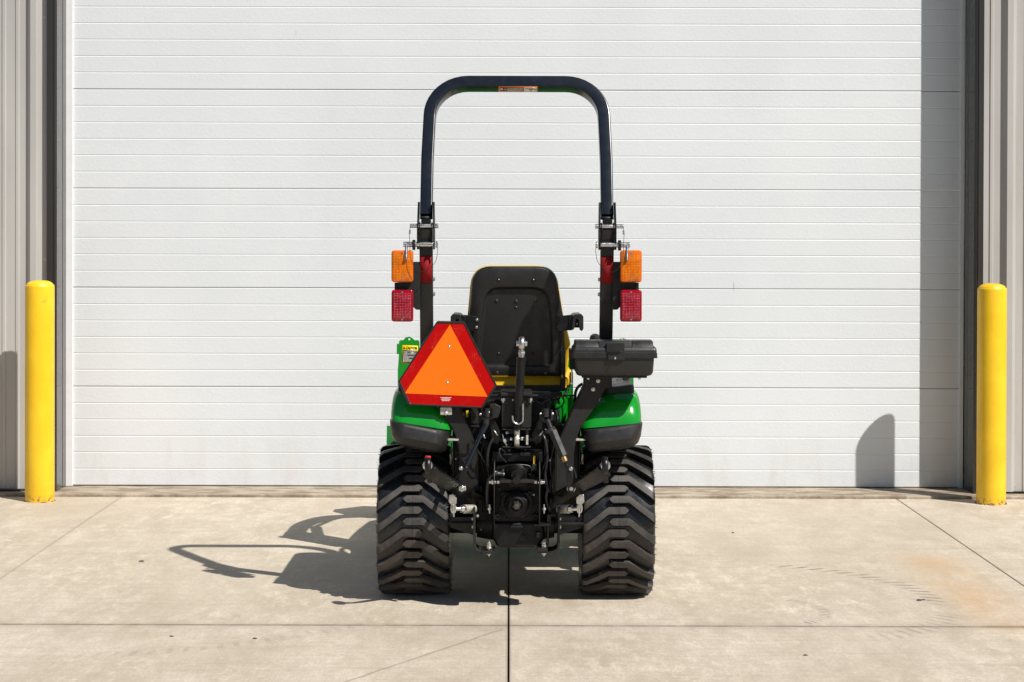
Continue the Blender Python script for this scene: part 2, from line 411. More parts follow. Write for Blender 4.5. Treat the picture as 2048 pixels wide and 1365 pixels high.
# ================================================================== GROUND
ground = MB().bb(-600, 600, -600, 600, -.13, -.065).done('ground', 'soil', bevel=None, smooth=False)
bounce_cut = MB().bb(-200, 200, -300, ys[-1]-.004 if False else -8.17, -.060, -.030).done('bounce_cut_ground', 'bounce_cut_dark', smooth=False); bounce_cut['kind'] = 'structure'; ground['kind'] = 'structure'  # unseen dark ground added outside the view to cut bounce light
pav = empty('pavement', (0, -6, -.018), kind='structure')
ZS = -.018
xs = [-11.55+2.31*i for i in range(11)]; ys = [-.38-3.89*i for i in range(3)]
gapx = {0.0: .003, -2.31: .0011, 2.31: .0022}
for i in range(len(xs)-1):
    for j in range(len(ys)-1):
        g0 = gapx.get(round(xs[i], 2), .003); g1 = gapx.get(round(xs[i+1], 2), .003)
        b = MB().bb(xs[i]+g0, xs[i+1]-g1, ys[j+1]+.0022, ys[j]-(.0022 if j else .0015), -.125, ZS)
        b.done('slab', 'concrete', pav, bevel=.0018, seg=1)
sill = MB().bb(-8.5, 8.5, -.379, .6, -.125, 0.0).done('door_sill', 'sill', bevel=.006); sill['kind'] = 'structure'
# small stones on the slabs
for (px, py, r) in ((283,1127,.011), (343,1277,.006), (510,1281,.007), (1838,1201,.009), (1846,1200,.007), (1466,1066,.006), (1611,1312,.007)):
    d = F*1.568/(py-470); Y = CAMLOC.y+d
    mb = MB(); c = P(px, py, Y); c.z = ZS+r*.3
    v = bmesh.ops.create_icosphere(mb.b, subdivisions=1, radius=r)['verts']
    for q in v: q.co = Vector((q.co.x*1.5, q.co.y, q.co.z*.6))*random.uniform(.75, 1.2)+c
    where = {283:'left of the hoop shadow', 343:'just below the cross joint, left', 510:'below the cross joint under the machine shadow', 1838:'inside the curved tyre print, the bigger of two',
             1846:'inside the curved tyre print, the smaller of two', 1466:'on the sunlit slab right of the tractor', 1611:'near the bottom edge, right of the tractor'}[px]
    o = mb.done('pebble', 'pebble'); o['label'] = 'tiny dark pebble on the concrete '+where; o['category'] = 'pebble'; o['group'] = 'loose pebbles on the slabs'

# ================================================================== BUILDING
bld = empty('warehouse', (0, 0, 0), 'grey ribbed metal warehouse with a wide white overhead door and bronze trim', 'building')
door = empty('overhead_door', (.033, 0, 0), parent=bld); door['label'] = 'white horizontally ribbed sectional overhead door, partly shaded at its right edge'
XL, XR = P(145, 700, 0).x, P(1919, 700, 0).x
pitch = P(1019, 576, 0).z - P(1019, 774, 0).z
z0 = P(1019, 973, 0).z
def door_profile(h):
    b = (h-.003)/6; pf = [(.045, .001), (.002, .001), (0, .005)]
    for k in range(6):
        zt = .001+b*(k+1); 
        if k < 5: pf += [(0, zt-.0046), (.0016, zt-.0008), (.0016, zt+.0006), (0, zt+.0046)]
        else: pf += [(0, zt-.004), (.002, zt)]
    pf += [(.045, pf[-1][1])]
    return pf
sec0 = None
for k in range(7):
    zz = z0+pitch*k
    if sec0 is None:
        mb = MB(); pf = door_profile(pitch)
        mb.loft([[Vector((x, y, zz+z)) for y, z in pf] for x in (XL, XR)])
        sec0 = mb.done('door_section', 'door', door, smooth=False); base_loc = sec0.location.copy()
    else:
        o = sec0.copy(); COL.objects.link(o); o.parent = door; o.location = base_loc+Vector((0,0,pitch*k)); o.rotation_euler = (math.radians((0,.05,-.04,.04,-.06,.05,0)[k]), 0, 0)
MB().bb(XL, XR, .004, .04, .004, z0+.001).done('bottom_seal', 'seal', door)
for a, b in ((XL-.040, XL+.004), (XR-.004, XR+.022)):
    MB().bb(a, b, -.014, .0, .0, 4.3).done('weather_strip', 'whitetrim', door, bevel=.003)
ZT = 4.32
XJL, XJR = P(133, 700, 0).x, P(1927, 700, 0).x
# jamb trim with folded profile (return + face)
WY = -.235
for sx, xj in ((-1, XJL), (1, XJR)):
    e = .0
    fw = .06 if sx < 0 else .055
    pf = [(xj, .03), (xj, -.10), (xj+sx*.003, -.104), (xj+sx*.003, -.112), (xj, -.116), (xj, WY-.028), (xj+sx*.014, WY-.034), (xj+sx*.016, WY-.028),
          (xj+sx*.022, WY-.028), (xj+sx*.024, WY-.034), (xj+sx*fw, WY-.034), (xj+sx*fw, WY+.01), (xj+sx*(fw+.02), WY+.01), (xj+sx*(fw+.02), .03)]
    mb = MB(); mb.loft([[Vector((x, y, z)) for x, y in pf] for z in (.002, ZT)])
    mb.done('jamb_trim', 'trim', bld, smooth=False)
    MB().bb(xj+sx*.002, xj+sx*.07, WY-.04, WY+.1, -.001, .014).done('trim_foot', 'trim', bld, bevel=.002)
MB().bb(XJL-.08, XJR+.08, WY-.034, .05, ZT, ZT+.14).done('header_trim', 'trim', bld, bevel=.003)
def ribs(x0, x1, minor, major):
    """front profile of one wall sheet, listed left to right"""
    pts = []
    items = [(m, 'm') for m in minor]+[(m, 'M') for m in major]; items.sort()
    pts.append((x0, WY))
    for x, k in items:
        if k == 'm': pts += [(x-.014, WY), (x-.008, WY-.006), (x+.008, WY-.006), (x+.014, WY)]
        else: pts += [(x-.043, WY), (x-.017, WY-.034), (x+.017, WY-.034), (x+.043, WY)]
    pts.append((x1, WY)); return pts
def panel(x0, x1, minor, major, z0_, z1_):
    pf = ribs(x0, x1, minor, major); pf = pf+[(x1, WY+.02), (x0, WY+.02)]
    mb = MB(); mb.loft([[Vector((x, y, z)) for x, y in pf] for z in (z0_, z1_)])
    return mb.done('wall_panel', 'wall', bld, smooth=False)
majL, majR = -2.862, 3.004
w = .914
x = XJL-.06-.001
edgesL = [x]; 
k = 0
xa = x
for n in range(6):
    xb = majL-.305*2.5-n*w
    mj = [majL-.305*i for i in range(40) if xb+.05 < majL-.305*i < xa-.045]
    mn = [m for j in range(60) for m in (majL-.305*j+.102+.02, majL-.305*j-.102+.0) if xb+.02 < m < xa-.02]
    mn = [m for m in mn if all(abs(m-q) > .07 for q in mj)]
    panel(xb+.0005, xa-.0005, mn, mj, .012, 5.4); xa = xb
xa = XJR+.055+.001
for n in range(6):
    xb = majR+.305*2.5+n*w
    mj = [majR+.305*i for i in range(40) if xa+.045 < majR+.305*i < xb-.05]
    mn = [m for j in range(-1, 60) for m in (majR+.305*j-.105, majR+.305*j+.102) if xa+.02 < m < xb-.02]
    mn = [m for m in mn if all(abs(m-q) > .07 for q in mj)]
    panel(xa+.0005, xb-.0005, mn, mj, .012, 5.4); xa = xb
# wall above the door
mj = [XJL+.1+.305*i for i in range(18)]; panel(XJL-.079, XJR+.075, [], mj, ZT+.141, 5.4)
MB().bb(-8.4, 8.4, WY-.06, WY+.02, 5.401, 5.6).done('eave_trim', 'trim', bld, bevel=.004)
MB().bb(-8.4, 8.4, WY+.021, 10, 5.3, 5.55).done('roof', 'wall', bld)
for a, b in ((-8.4, XJL-.081), (XJR+.076, 8.4)):
    MB().bb(a, b, WY-.03, WY+.03, .001, .0115).done('base_trim', 'trim', bld)
for (px, py) in ((90,35), (90,519), (2032,31), (2028,970), (2028,517)):
    c = P(px, py, WY); mb = MB(); mb.cyl(c+Vector((0,.004,0)), c+Vector((0,-.002,0)), .0085, n=16); mb.cyl(c, c+Vector((0,-.006,0)), .0042, n=6)
    mb.done('wall_screw', 'zincy', bld)

# ================================================================== BOLLARDS
def make_bollard(c, zt, label):
    t = empty('bollard', (c[0], c[1], ZS), label, 'bollard', 'yellow bollards guarding the door')
    R = .0845; n = 48
    mb = MB(); mb.lathe((c[0], c[1], ZS), (0,0,1), [(0,R),(.004,R+.0005),(zt-.012,R),(zt-.004,R-.001),(zt,R-.005)], n); mb.done('post', 'bollard', t)
    mb = MB(); rr = [(zt-.006, R-.0055)]
    for k in range(1, 9):
        a = k/8*PI/2; rr.append((zt-.004+.030*math.sin(a), max(.001, (R-.006)*math.cos(a)**.8)))
    mb.lathe((c[0], c[1], ZS), (0,0,1), rr, n)
    for v in mb.b.verts: v.co += Vector((random.uniform(-1,1), random.uniform(-1,1), random.uniform(-1,1)))*.0011
    mb.done('concrete_cap', 'bollard', t)
    mb = MB()
    for k in range(26):
        a = random.uniform(0, 2*PI); q = Vector((c[0]+math.cos(a)*(R+.003), c[1]+math.sin(a)*(R+.003), ZS+.002))
        v = bmesh.ops.create_icosphere(mb.b, subdivisions=1, radius=random.uniform(.004,.009))['verts']
        for w_ in v: w_.co = Vector((w_.co.x, w_.co.y, w_.co.z*.5))+q
    ck = mb.done('base_caulk', 'caulk', t); ck['kind'] = 'stuff'
    return t
cl = P(79.5, 1001, -.565); cr = P(1982, 1010, -.565)
make_bollard((cl.x, cl.y), P(79.5, 571, -.6-.08).z-ZS, 'smooth yellow bollard at the left door jamb, shadow on the ribbed wall')
make_bollard((cr.x, cr.y), P(1982, 577, -.6-.08).z-ZS, 'yellow bollard right of the door, casting its shadow on the white door')

# ================================================================== TRACTOR
XC = .03; AY = -3.51
tr = empty('tractor', (XC, AY, ZS), 'small green and yellow tractor seen from behind, with roll bar, front loader and slow-moving-vehicle triangle', 'tractor')
def MX(s, u): return XC+s*u
RW = .326; HW = .155; ZA = ZS+RW-.006
def carcass(n, R, hw, rim):
    prof = [(-hw*.62, rim), (-hw*.9, rim+.012), (-hw*.99, R*.80), (-hw*1.0, R*.86), (-hw*.965, R*.888), (-hw*.86, R*.905), (-hw*.5, R*.916), (0, R*.92),
            (hw*.5, R*.916), (hw*.86, R*.905), (hw*.965, R*.888), (hw*1.0, R*.86), (hw*.99, R*.80), (hw*.9, rim+.012), (hw*.62, rim)]
    return prof
def tyre_mesh(R, hw, rim, npair, flat=True):
    bm = bmesh.new()
    prof = carcass(0, R, hw, rim); n = 96
    rings = []
    for t, r in prof:
        rings.append([bm.verts.new((t, -math.cos(2*PI*k/n)*r, math.sin(2*PI*k/n)*r)) for k in range(n)])
    for a, b in zip(rings, rings[1:]+[rings[0]]):
        for k in range(n): bm.faces.new((a[k], a[(k+1) % n], b[(k+1) % n], b[k]))
    def rt(u):   # lug top radius
        a = abs(u)/hw
        return R*(1-.012*a*a) if a < .93 else R*(.99-.62*(a-.93))
    def rb(u):
        a = abs(u)/hw
        return R*.905 if a < .85 else R*.88
    k1 = hw/.155
    # stations: u, s_top, s_bot  (rear view: s grows downwards)
    st = [(.040,.012,.017),(.026,.000,.030),(-.010,.000,.030),(-.044,.000,.030),(-.062,.013,.045),(-.098,.041,.073),(-.134,.068,.101),(-.147,.076,.112),(-.1545,.080,.118)]
    for side in (1, -1):
        for i in range(npair):
            ph = 2*PI*(i+(0 if side == 1 else .5))/npair
            T = []; 
            for (u, s0, s1) in st:
                u_ = u*side*k1; js = random.uniform(-.0008, .0008)
                r1 = rt(u_); r2 = rb(u_)
                def pt(s, r, uu=u_): 
                    a = ph - s/R       # rear face is -Y ; going down
                    return bm.verts.new((uu, -math.cos(a)*r, math.sin(a)*r))
                fl = .005
                T.append((pt(s0-fl, r2), pt(s0+js, r1), pt((s0+s1)/2, r1+.0008), pt(s1+js, r1), pt(s1+fl+.002, r2)))
            for a, b in zip(T, T[1:]):
                for q in range(4): bm.faces.new((a[q], a[q+1], b[q+1], b[q]))
            bm.faces.new(T[0][::-1]); bm.faces.new(T[-1])
    # moulding nibs
    for i in range(420):
        a = random.uniform(0, 2*PI); u = random.choice((-1, 1))*hw*random.choice((.995, .98, .5, .2)); r = R*(.93 if abs(u) > .9*hw else 1.0)
        L = random.uniform(.009, .018); d = Vector((math.copysign(1, u)*(.9 if abs(u) > .9*hw else .2), -math.cos(a)*.8, math.sin(a)*.8)).normalized()
        p = Vector((u, -math.cos(a)*r, math.sin(a)*r))
        e = d.orthogonal().normalized()*.0012; f = d.cross(e)
        v = [bm.verts.new(p+e), bm.verts.new(p-e*.5+f), bm.verts.new(p-e*.5-f), bm.verts.new(p+d*L)]
        for q in ((0,1,3),(1,2,3),(2,0,3)): bm.faces.new([v[j] for j in q])
    # centre parting line
    for i in range(96):
        pass
    return bm
def make_wheel(name, X, Y, Z, R, hw, rim, npair, side, src=None):
    t = empty(name, (X, Y, Z), parent=tr)
    if src is None:
        bm = tyre_mesh(R, hw, rim, npair)
        for v in bm.verts:
            v.co.z = max(v.co.z, -R+.006)
            v.co += Vector((X, Y, Z))
        ty = finish(bm, 'tyre', 'rubber2' if R > .3 else 'rubber', t, bevel=.0028 if R > .3 else None, seg=2)
    else:
        ty = src.copy(); COL.objects.link(ty); ty.parent = t; ty.location = src.location.copy()
        ty.name = 'tyre'
    mb = MB()
    pr = [(-hw*.62, rim-.001), (-hw*.55, rim-.02), (0, rim-.028), (hw*.30, rim-.03), (hw*.34, rim-.05), (hw*.36, .075), (hw*.2, .06), (hw*.2, .001)]
    mb.lathe((X, Y, Z), (side, 0, 0), [(-hw*.62, rim-.03)]+pr[1:], 40)
    mb.lathe((X, Y, Z), (side, 0, 0), [(-hw*.65, rim-.004), (-hw*.63, rim+.006), (-hw*.5, rim-.01), (hw*.5, rim-.01), (hw*.63, rim+.006), (hw*.65, rim-.004), (hw*.6, rim-.014), (-hw*.6, rim-.014)], 40)
    mb.done('rim', 'rim', t)
    for k in range(5):
        a = 2*PI*k/5; bolt(t, (X+side*hw*.36, Y+.055*math.cos(a), Z+.055*math.sin(a)), (side,0,0), .009, .01, 'zinc', name='lug_nut')
    return t, ty
U = .4375
wl_, ty0 = make_wheel('rear_wheel', MX(-1, U), AY, ZA, RW, HW, .16, 21, -1)
make_wheel('rear_wheel', MX(1, U), AY, ZA, RW, HW, .16, 21, 1, ty0)
FR = .225; FY = AY+1.40
fw_, ty1 = make_wheel('front_wheel', MX(-1, .44), FY, ZS+FR-.004, FR, .105, .125, 17, -1)
make_wheel('front_wheel', MX(1, .44), FY, ZS+FR-.004, FR, .105, .125, 17, 1, ty1)

# ---- roll-over hoop (leans forward above the hinge, back below it)
PY = -3.87; ZP = P(855, 462, PY).z; TOPY = -3.60; ZTOP = P(1035, 168.5, TOPY).z
UO = .381; prx, pry = .0262, .031
lean = (TOPY-PY)/(ZTOP-ZP)
def hp(u, z): return Vector((XC+u, PY+lean*(z-ZP), z))
RC = .165
pts = [hp(-UO, ZP+.06), hp(-UO, ZP+.3)]
L = math.hypot(1, lean)
for k in range(0, 11):
    a = PI-k/10*PI/2; pts.append(hp(-UO+.006+RC+RC*math.cos(a), ZTOP-RC/L+RC/L*math.sin(a)))
for k in range(0, 11):
    a = PI/2-k/10*PI/2; pts.append(hp(UO-.006-RC+RC*math.cos(a), ZTOP-RC/L+RC/L*math.sin(a)))
pts += [hp(UO, ZP+.3), hp(UO, ZP+.06)]
hn = Vector((0, -1, lean)).normalized()
sq = rrect(-pry, pry, -prx, prx, .007, 4)
hoop = MB().sweep(pts, [(p.x, p.y) for p in sq], side=hn).done('roll_bar_hoop', 'hoop', tr)
lean2 = .16/.75
for s in (-1, 1):
    c_ = hp(s*UO, ZP+.055)
    MB().box(c_, (.051, .06, .012)).done('added_hoop_cap', 'seal', hoop)  # matte black cap added to hide the green reflection under the hoop
    zb = .80
    a = Vector((MX(s, .381), PY, ZP+.012)); b = Vector((MX(s, .381), PY+lean2*(ZP-zb), zb))
    n2 = Vector((0, -1, -lean2)).normalized()
    post = MB().sweep([a, b], [(p.x, p.y) for p in rrect(-.031, .031, -.0275, .0275, .006, 4)], side=n2).done('roll_bar_post', 'plate', tr)
    def lp(px_off, z, yo=0): return Vector((MX(s, .381)+s*px_off, PY+lean2*(ZP-z)+yo, z))
    # post-top inner step
    MB().box((MX(s,.381), PY, ZP-.0), (.040, .045, .10)).done('post_tongue', 'black_paint', post, bevel=.003)
    zt0 = P(0, 402, PY).z; zt1 = P(0, 497, PY).z
    for q in (-1, 1):
        x = MX(s, .381)+q*.0285
        f = q*.0025
        MB().poly([Vector((x+q*.0, PY-.036+.02, zt0)), Vector((x+q*.0, PY+.06, zt0+.0)), Vector((x+f, PY+.045, ZP)), Vector((x+f, PY+.035, zt1)), Vector((x+f, PY-.035, zt1)), Vector((x+f, PY-.046, ZP))], (q*.006, 0, 0)).done('hinge_plate', 'cast', post, bevel=.001)
        x2 = MX(s, .381)+q*.0235
        MB().bb(x2, x2+q*.004, PY-.038, PY+.03, zt1-.002, ZP+.035).done('hinge_cheek', 'cast', post, bevel=.001)
    zu = P(0, 450, PY).z; zl = P(0, 487, PY).z; yp = PY-.028
    ux = MX(s, .381)
    mb = MB().cyl((ux-s*.052, yp, zu), (ux+s*.066, yp, zu), .0088, n=20).cyl((ux-s*.053, yp, zu), (ux-s*.040, yp, zu), .0098, n=20).cyl((ux+s*.058, yp, zu), (ux+s*.067, yp, zu), .0078)
    mb.done('upper_pin', 'zinc', post, bevel=.001)
    mb = MB().cyl((ux-s*.03, yp, zl), (ux+s*.094, yp, zl), .0112, n=24).cyl((ux+s*.081, yp-.004, zl+.004), (ux+s*.081, yp-.022, zl-.064), .0062, n=16)
    mb.cyl((ux-s*.048, yp, zl), (ux-s*.042, yp, zl), .014, n=20); mb.done('lock_pin', 'zinc', post, bevel=.0012)
    MB().cyl((ux+s*.044, yp, zl-.002), (ux+s*.056, yp, zl-.002), .022, n=24).done('pin_collar', 'black_paint', post, bevel=.001)
    MB().tube(spline([(ux+s*.064, yp-.01, zu-.002), (ux+s*.068, yp-.016, zu-.03), (ux+s*.066, yp-.02, zu-.07), (ux+s*.062, yp-.03, zl-.06), (ux+s*.035, yp-.036, zl-.105), (ux, yp-.04, zl-.11), (ux-s*.04, yp-.036, zl-.075), (ux-s*.05, yp-.01, zl-.03), (ux-s*.048, yp, zl-.01)], 6), .0011, 6).done('lanyard', 'wire', post)
    MB().cyl((ux+s*.066, yp-.012, zu-.018), (ux+s*.067, yp-.014, zu-.034), .004, n=10).done('crimp', 'zinc', post)
    mb = MB(); mb.tube([Vector((ux-s*.046, yp-.008, zl+.012)), Vector((ux-s*.05, yp-.016, zl+.002)), Vector((ux-s*.05, yp-.008, zl-.026))], .002, 8); mb.done('cotter_clip', 'zinc', post)
    # reflective tape
    ta, tb_ = P(0, 507, PY).z, P(0, 561, PY).z
    A = [lp(-.0245, ta), lp(.0245, ta), lp(.0245, tb_), lp(-.0245, tb_)]
    A = [v+n2*.0315 for v in A]
    MB().poly(A, -n2*.0006+Vector((0,0,0))).done('reflective_tape', 'tape', post, bevel=None)
    for py in (557, 587):
        z = P(0, py, PY).z; bolt(post, lp(-.0275, z, .0), (-s, 0, 0), .0075, .007, 'zinc')
    # lamp bracket
    YB = -3.90
    def Q(px, py, Y=YB):
        v = P(px if s < 0 else 2*(CX+XC*F/(YB-CAMLOC.y))-px, py, Y); return v
    br = empty('lamp_bracket', (ux+s*.06, YB, 1.33), parent=tr)
    o2 = [(840.5,524),(827,524),(822,530),(822,562),(789,566),(789,580),(826,586),(826,614),(832,620),(840.5,620)]
    MB().poly([Q(x, y, YB+.03) for x, y in o2], (0, .005, 0)).done('bracket_plate', 'plate', br, bevel=.0012)
    for (nm, m, y0, y1) in (('amber_lamp', 'amber', 501, 565), ('red_lamp', 'redlens', 580, 644)):
        a = Q(783, y0); b = Q(826.5, y1); x0, x1 = sorted((a.x, b.x)); z1, z0_ = a.z, b.z
        lamp = empty(nm, ((x0+x1)/2, YB, (z0_+z1)/2), parent=tr)
        r = .013
        hs = rrect(x0, x1, z0_, z1, r, 5)
        def ring(ins, y):
            return [Vector((p.x, y, p.y)) for p in rrect(x0+ins, x1-ins, z0_+ins, z1-ins, max(.003, r-ins), 5)]
        MB().loft([ring(.001, YB+.029), ring(.0, YB+.004), ring(.0, YB)]).done('housing', 'plastic', lamp)
        MB().loft([ring(.0, YB), ring(.0002, YB-.004), ring(.003, YB-.009), ring(.006, YB-.0105)]).done('lens', m, lamp)
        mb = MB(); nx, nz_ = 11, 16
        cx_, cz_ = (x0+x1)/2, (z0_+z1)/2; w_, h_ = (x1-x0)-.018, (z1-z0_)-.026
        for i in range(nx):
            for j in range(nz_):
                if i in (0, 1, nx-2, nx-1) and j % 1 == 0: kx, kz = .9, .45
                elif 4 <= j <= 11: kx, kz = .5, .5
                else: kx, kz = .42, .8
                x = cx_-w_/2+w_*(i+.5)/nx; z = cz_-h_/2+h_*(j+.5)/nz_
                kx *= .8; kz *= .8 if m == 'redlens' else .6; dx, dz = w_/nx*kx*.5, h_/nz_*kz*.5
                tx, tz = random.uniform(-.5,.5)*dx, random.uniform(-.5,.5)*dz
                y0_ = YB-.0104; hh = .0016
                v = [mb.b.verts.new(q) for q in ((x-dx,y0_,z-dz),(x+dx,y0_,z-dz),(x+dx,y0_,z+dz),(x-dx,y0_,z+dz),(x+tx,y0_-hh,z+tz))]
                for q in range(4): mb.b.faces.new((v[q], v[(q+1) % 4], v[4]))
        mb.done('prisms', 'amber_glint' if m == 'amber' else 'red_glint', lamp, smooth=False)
        for z in (z1-.010, z0_+.010):
            MB().cyl((cx_, YB-.009, z), (cx_, YB-.0125, z), .0038, n=12).done('screw', 'zinc', lamp)
# warning sticker under the top bar
ct = hp(P(1036,180,TOPY).x-XC, ZTOP)
ax_x = Vector((1,0,0)); nrm_ = Vector((0, -lean, -1)).normalized(); ax_v = Vector((0, -1, lean)).normalized()
def stk(u0_, u1_, v0, v1, off, name, m, par):
    c = ct + nrm_*(prx+off)
    pts_ = [c+ax_x*u0_+ax_v*v0, c+ax_x*u1_+ax_v*v0, c+ax_x*u1_+ax_v*v1, c+ax_x*u0_+ax_v*v1]
    return MB().poly(pts_, nrm_*.0004).done(name, m, par)
st = stk(-.084, .084, -.025, .0285, .0, 'warning_label', 'stickerorange', hoop)
mb = MB(); c = ct+nrm_*(prx+.0008)
def sk(mb, a, b, v0, v1, off=0):
    mb.poly([c+nrm_*off+ax_x*a+ax_v*v0, c+nrm_*off+ax_x*b+ax_v*v0, c+nrm_*off+ax_x*b+ax_v*v1, c+nrm_*off+ax_x*a+ax_v*v1], nrm_*.0003)
sk(mb, -.078, .024, -.015, .020); mb.done('label_black_field', 'stickerblack', st)
mb = MB(); sk(mb, .026, .079, -.021, .024); mb.done('label_pictogram_field', 'stickerwhite', st)
mb = MB()
sk(mb, -.076, -.066, .0, .012, .0005)
for r_, (a, b) in enumerate(((-.045,.021),(-.06,.021),(-.045,.021),(-.045,.012))):
    x = a; v = .015-r_*.008
    while x < b:
        l_ = random.uniform(.004, .010); sk(mb, x, min(b, x+l_), v-.004, v, .0005); x += l_+.0015
mb.done('label_print', 'stickerwhite', st)
mb = MB()
cc = c+nrm_*.0006
mb.tube([cc+ax_x*(.058+.007*math.cos(a*PI/8))+ax_v*(.010+.008*math.sin(a*PI/8)) for a in range(17)], .0016, 6)
for q in (((.032,.010),(.045,.008),(.052,-.004)), ((.052,-.004),(.056,-.014),(.060,-.004)), ((.068,.006),(.075,.0))):
    mb.tube([cc+ax_x*a+ax_v*b for a, b in q], .0011, 6)
mb.poly([cc+ax_x*.068+ax_v*.006, cc+ax_x*.076+ax_v*.004, cc+ax_x*.075+ax_v*-.006], nrm_*.0003)
mb.done('label_pictogram', 'stickerblack', st)

# ---- seat
ZTp, ZBp = P(0, 533, -3.6).z, P(0, 757, -3.52).z
def seatY(z): return -3.52-.09*(z-ZBp)/(ZTp-ZBp)
def SP(v, dy):
    q = P(v[0], v[1], -3.56); q.y = seatY(q.z)+dy; return q
out = [(947,533),(1109,533),(1127,640),(1129,700),(1127,757),(943,757),(936,700),(938,640)]
orad = [40,40,60,30,8,8,30,60]
def inset(pts_, d):
    cx_, cy_ = 1034, 648
    return [(x+(cx_-x)/abs(cx_-x)*d, y+(cy_-y)/max(1, abs(cy_-y))*min(d, abs(cy_-y))) if 1 else 0 for x, y in pts_]
def oring(d, dy, rr=0): return [SP(v, dy) for v in rpoly(inset(out, d), [max(4, r-rr) for r in orad], 6)]
inn = [(972,576),(1094,576),(1102,640),(1104,700),(1104,733),(958,733),(960,700),(964,640)]
irad = [34,34,60,30,12,12,30,60]
def iring(d, dy): return [SP(v, dy) for v in rpoly(inset(inn, d), [max(3, r-d) for r in irad], 6)]
seat = empty('seat', (XC, -3.5, .95), parent=tr)
MB().loft([oring(-.5, .03), oring(-.5, .004), oring(.6, -.006), oring(1.2, -.004), oring(2.0, -.0135), oring(4.5, -.0175), iring(-3, -.0175), iring(-1.5, -.016), iring(1.5, -.004), iring(4, -.002), iring(5, -.002)]).done('backrest_shell', 'plastic', seat)
def cring(d, dy):
    o_ = [(944,531),(1111,531.5),(1127,630),(1142,690),(1134,757),(933,757),(925,690),(935,630)]
    return [SP(v, dy) for v in rpoly(inset(o_, d), [44,44,60,36,20,20,36,60], 6)]
MB().loft([cring(3, .016), cring(.5, .022), cring(0, .04), cring(0, .07), cring(5, .10), cring(22, .118)]).done('back_cushion', 'yellow', seat)
for (x, y, kind) in ((998,559,'h'),(1067,559,'h'),(993,602,'r'),(1032,603,'r'),(1071,602,'r'),(994,747,'r'),(1032,747,'r'),(1071,747,'r'),(1091,747,'h')):
    q = SP((x, y), 0); dep = -.0175 if (y < 570 or y > 740) else -.002
    if kind == 'r': MB().ball(q+Vector((0, dep, 0)), .008, (1,.45,1)).done('rivet', 'plastic', seat)
    else:
        mb = MB(); mb.lathe(q+Vector((0, dep, 0)), (0,-1,0), [(-.001,.0085),(.0025,.0085),(.0025,.0062),(-.0005,.0055),(-.0005,.001)], 20); mb.done('screw_socket', 'black_paint', seat)
        MB().cyl(q+Vector((0, dep, 0)), q+Vector((0, dep-.002, 0)), .003, n=6).done('screw', 'zincy', seat)
for (x, y) in ((1032,615),(997,708),(1067,708)):
    q = SP((x, y), -.002); MB().box(q, (.011,.003,.010)).done('square_slot', 'stickerblack', seat)
# base cushion + pan
a = P(960, 756, -3.5); b = P(1136, 775, -3.5)
mb = MB(); x0, x1 = a.x-.0, b.x
rings = []
for (y, ins, z0_, z1_) in ((-3.53,.03,b.z+.006,a.z+.0), (-3.545,.0,b.z-.0,a.z+.01), (-3.40,-.02,b.z-.0,a.z+.03), (-3.15,-.02,b.z,a.z+.04), (-3.05,.01,b.z+.01,a.z+.03)):
    rings.append([Vector((p.x, y, p.y)) for p in rrect(x0+ins, x1-ins, z0_, z1_, .02, 5)])
mb.loft(rings).done('base_cushion', 'yellow', seat)
MB().pr(966, 771, 1129, 783, -3.55, -3.1).done('seat_pan', 'black_paint', seat, bevel=.004)
MB().pr(1121, 700, 1131, 782, -3.57, -3.53).done('hinge_side', 'black_paint', seat, bevel=.003)
MB().pr(1122, 750, 1126, 757, -3.574, -3.569).done('slot_reveal', 'yellow', seat)
for s in (-1, 1):   # folded armrests
    def Q(px, py, Y=-3.60): return P(px if s > 0 else 2*1034.0-px, py, Y)
    arm = empty('armrest', Q(1150, 645), parent=tr)
    MB().poly([Q(1111,635), Q(1124,632), Q(1139,630), Q(1141,661), Q(1126,662), Q(1116,664), Q(1111,658)], (0,.006,0)).done('arm_plate', 'black_paint', arm, bevel=.002)
    MB().poly([Q(1136,632,-3.605), Q(1146,629,-3.605), Q(1147,660,-3.605), Q(1138,662,-3.605)], (0,.05,0)).done('arm_pivot', 'black_paint', arm, bevel=.004)
    pd = [(1146,634),(1149,629),(1163,628.5),(1167,634),(1167,658),(1164,663),(1160,661),(1158,653),(1157,640),(1151,639),(1150,652),(1149,657),(1146,661),(1143,660)]
    MB().poly([Q(x, y, -3.63) for x, y in pd], (0,.035,0)).done('arm_pad', 'plastic', arm, bevel=.003)
    MB().poly([Q(x, y, -3.60) for x, y in [(1146,634),(1149,631),(1163,630),(1165,634),(1165,656),(1148,656)]], (0,.30,0)).done('arm_cushion', 'plastic', arm, bevel=.006)
    bolt(arm, Q(1154,648,-3.605), (0,-1,0), .004, .004, 'zinc', False)
    for (x, y) in ((1114,640),(1115,655)): bolt(arm, Q(x, y, -3.60), (0,-1,0), .0048, .004, 'wire' if s > 0 else 'zinc')

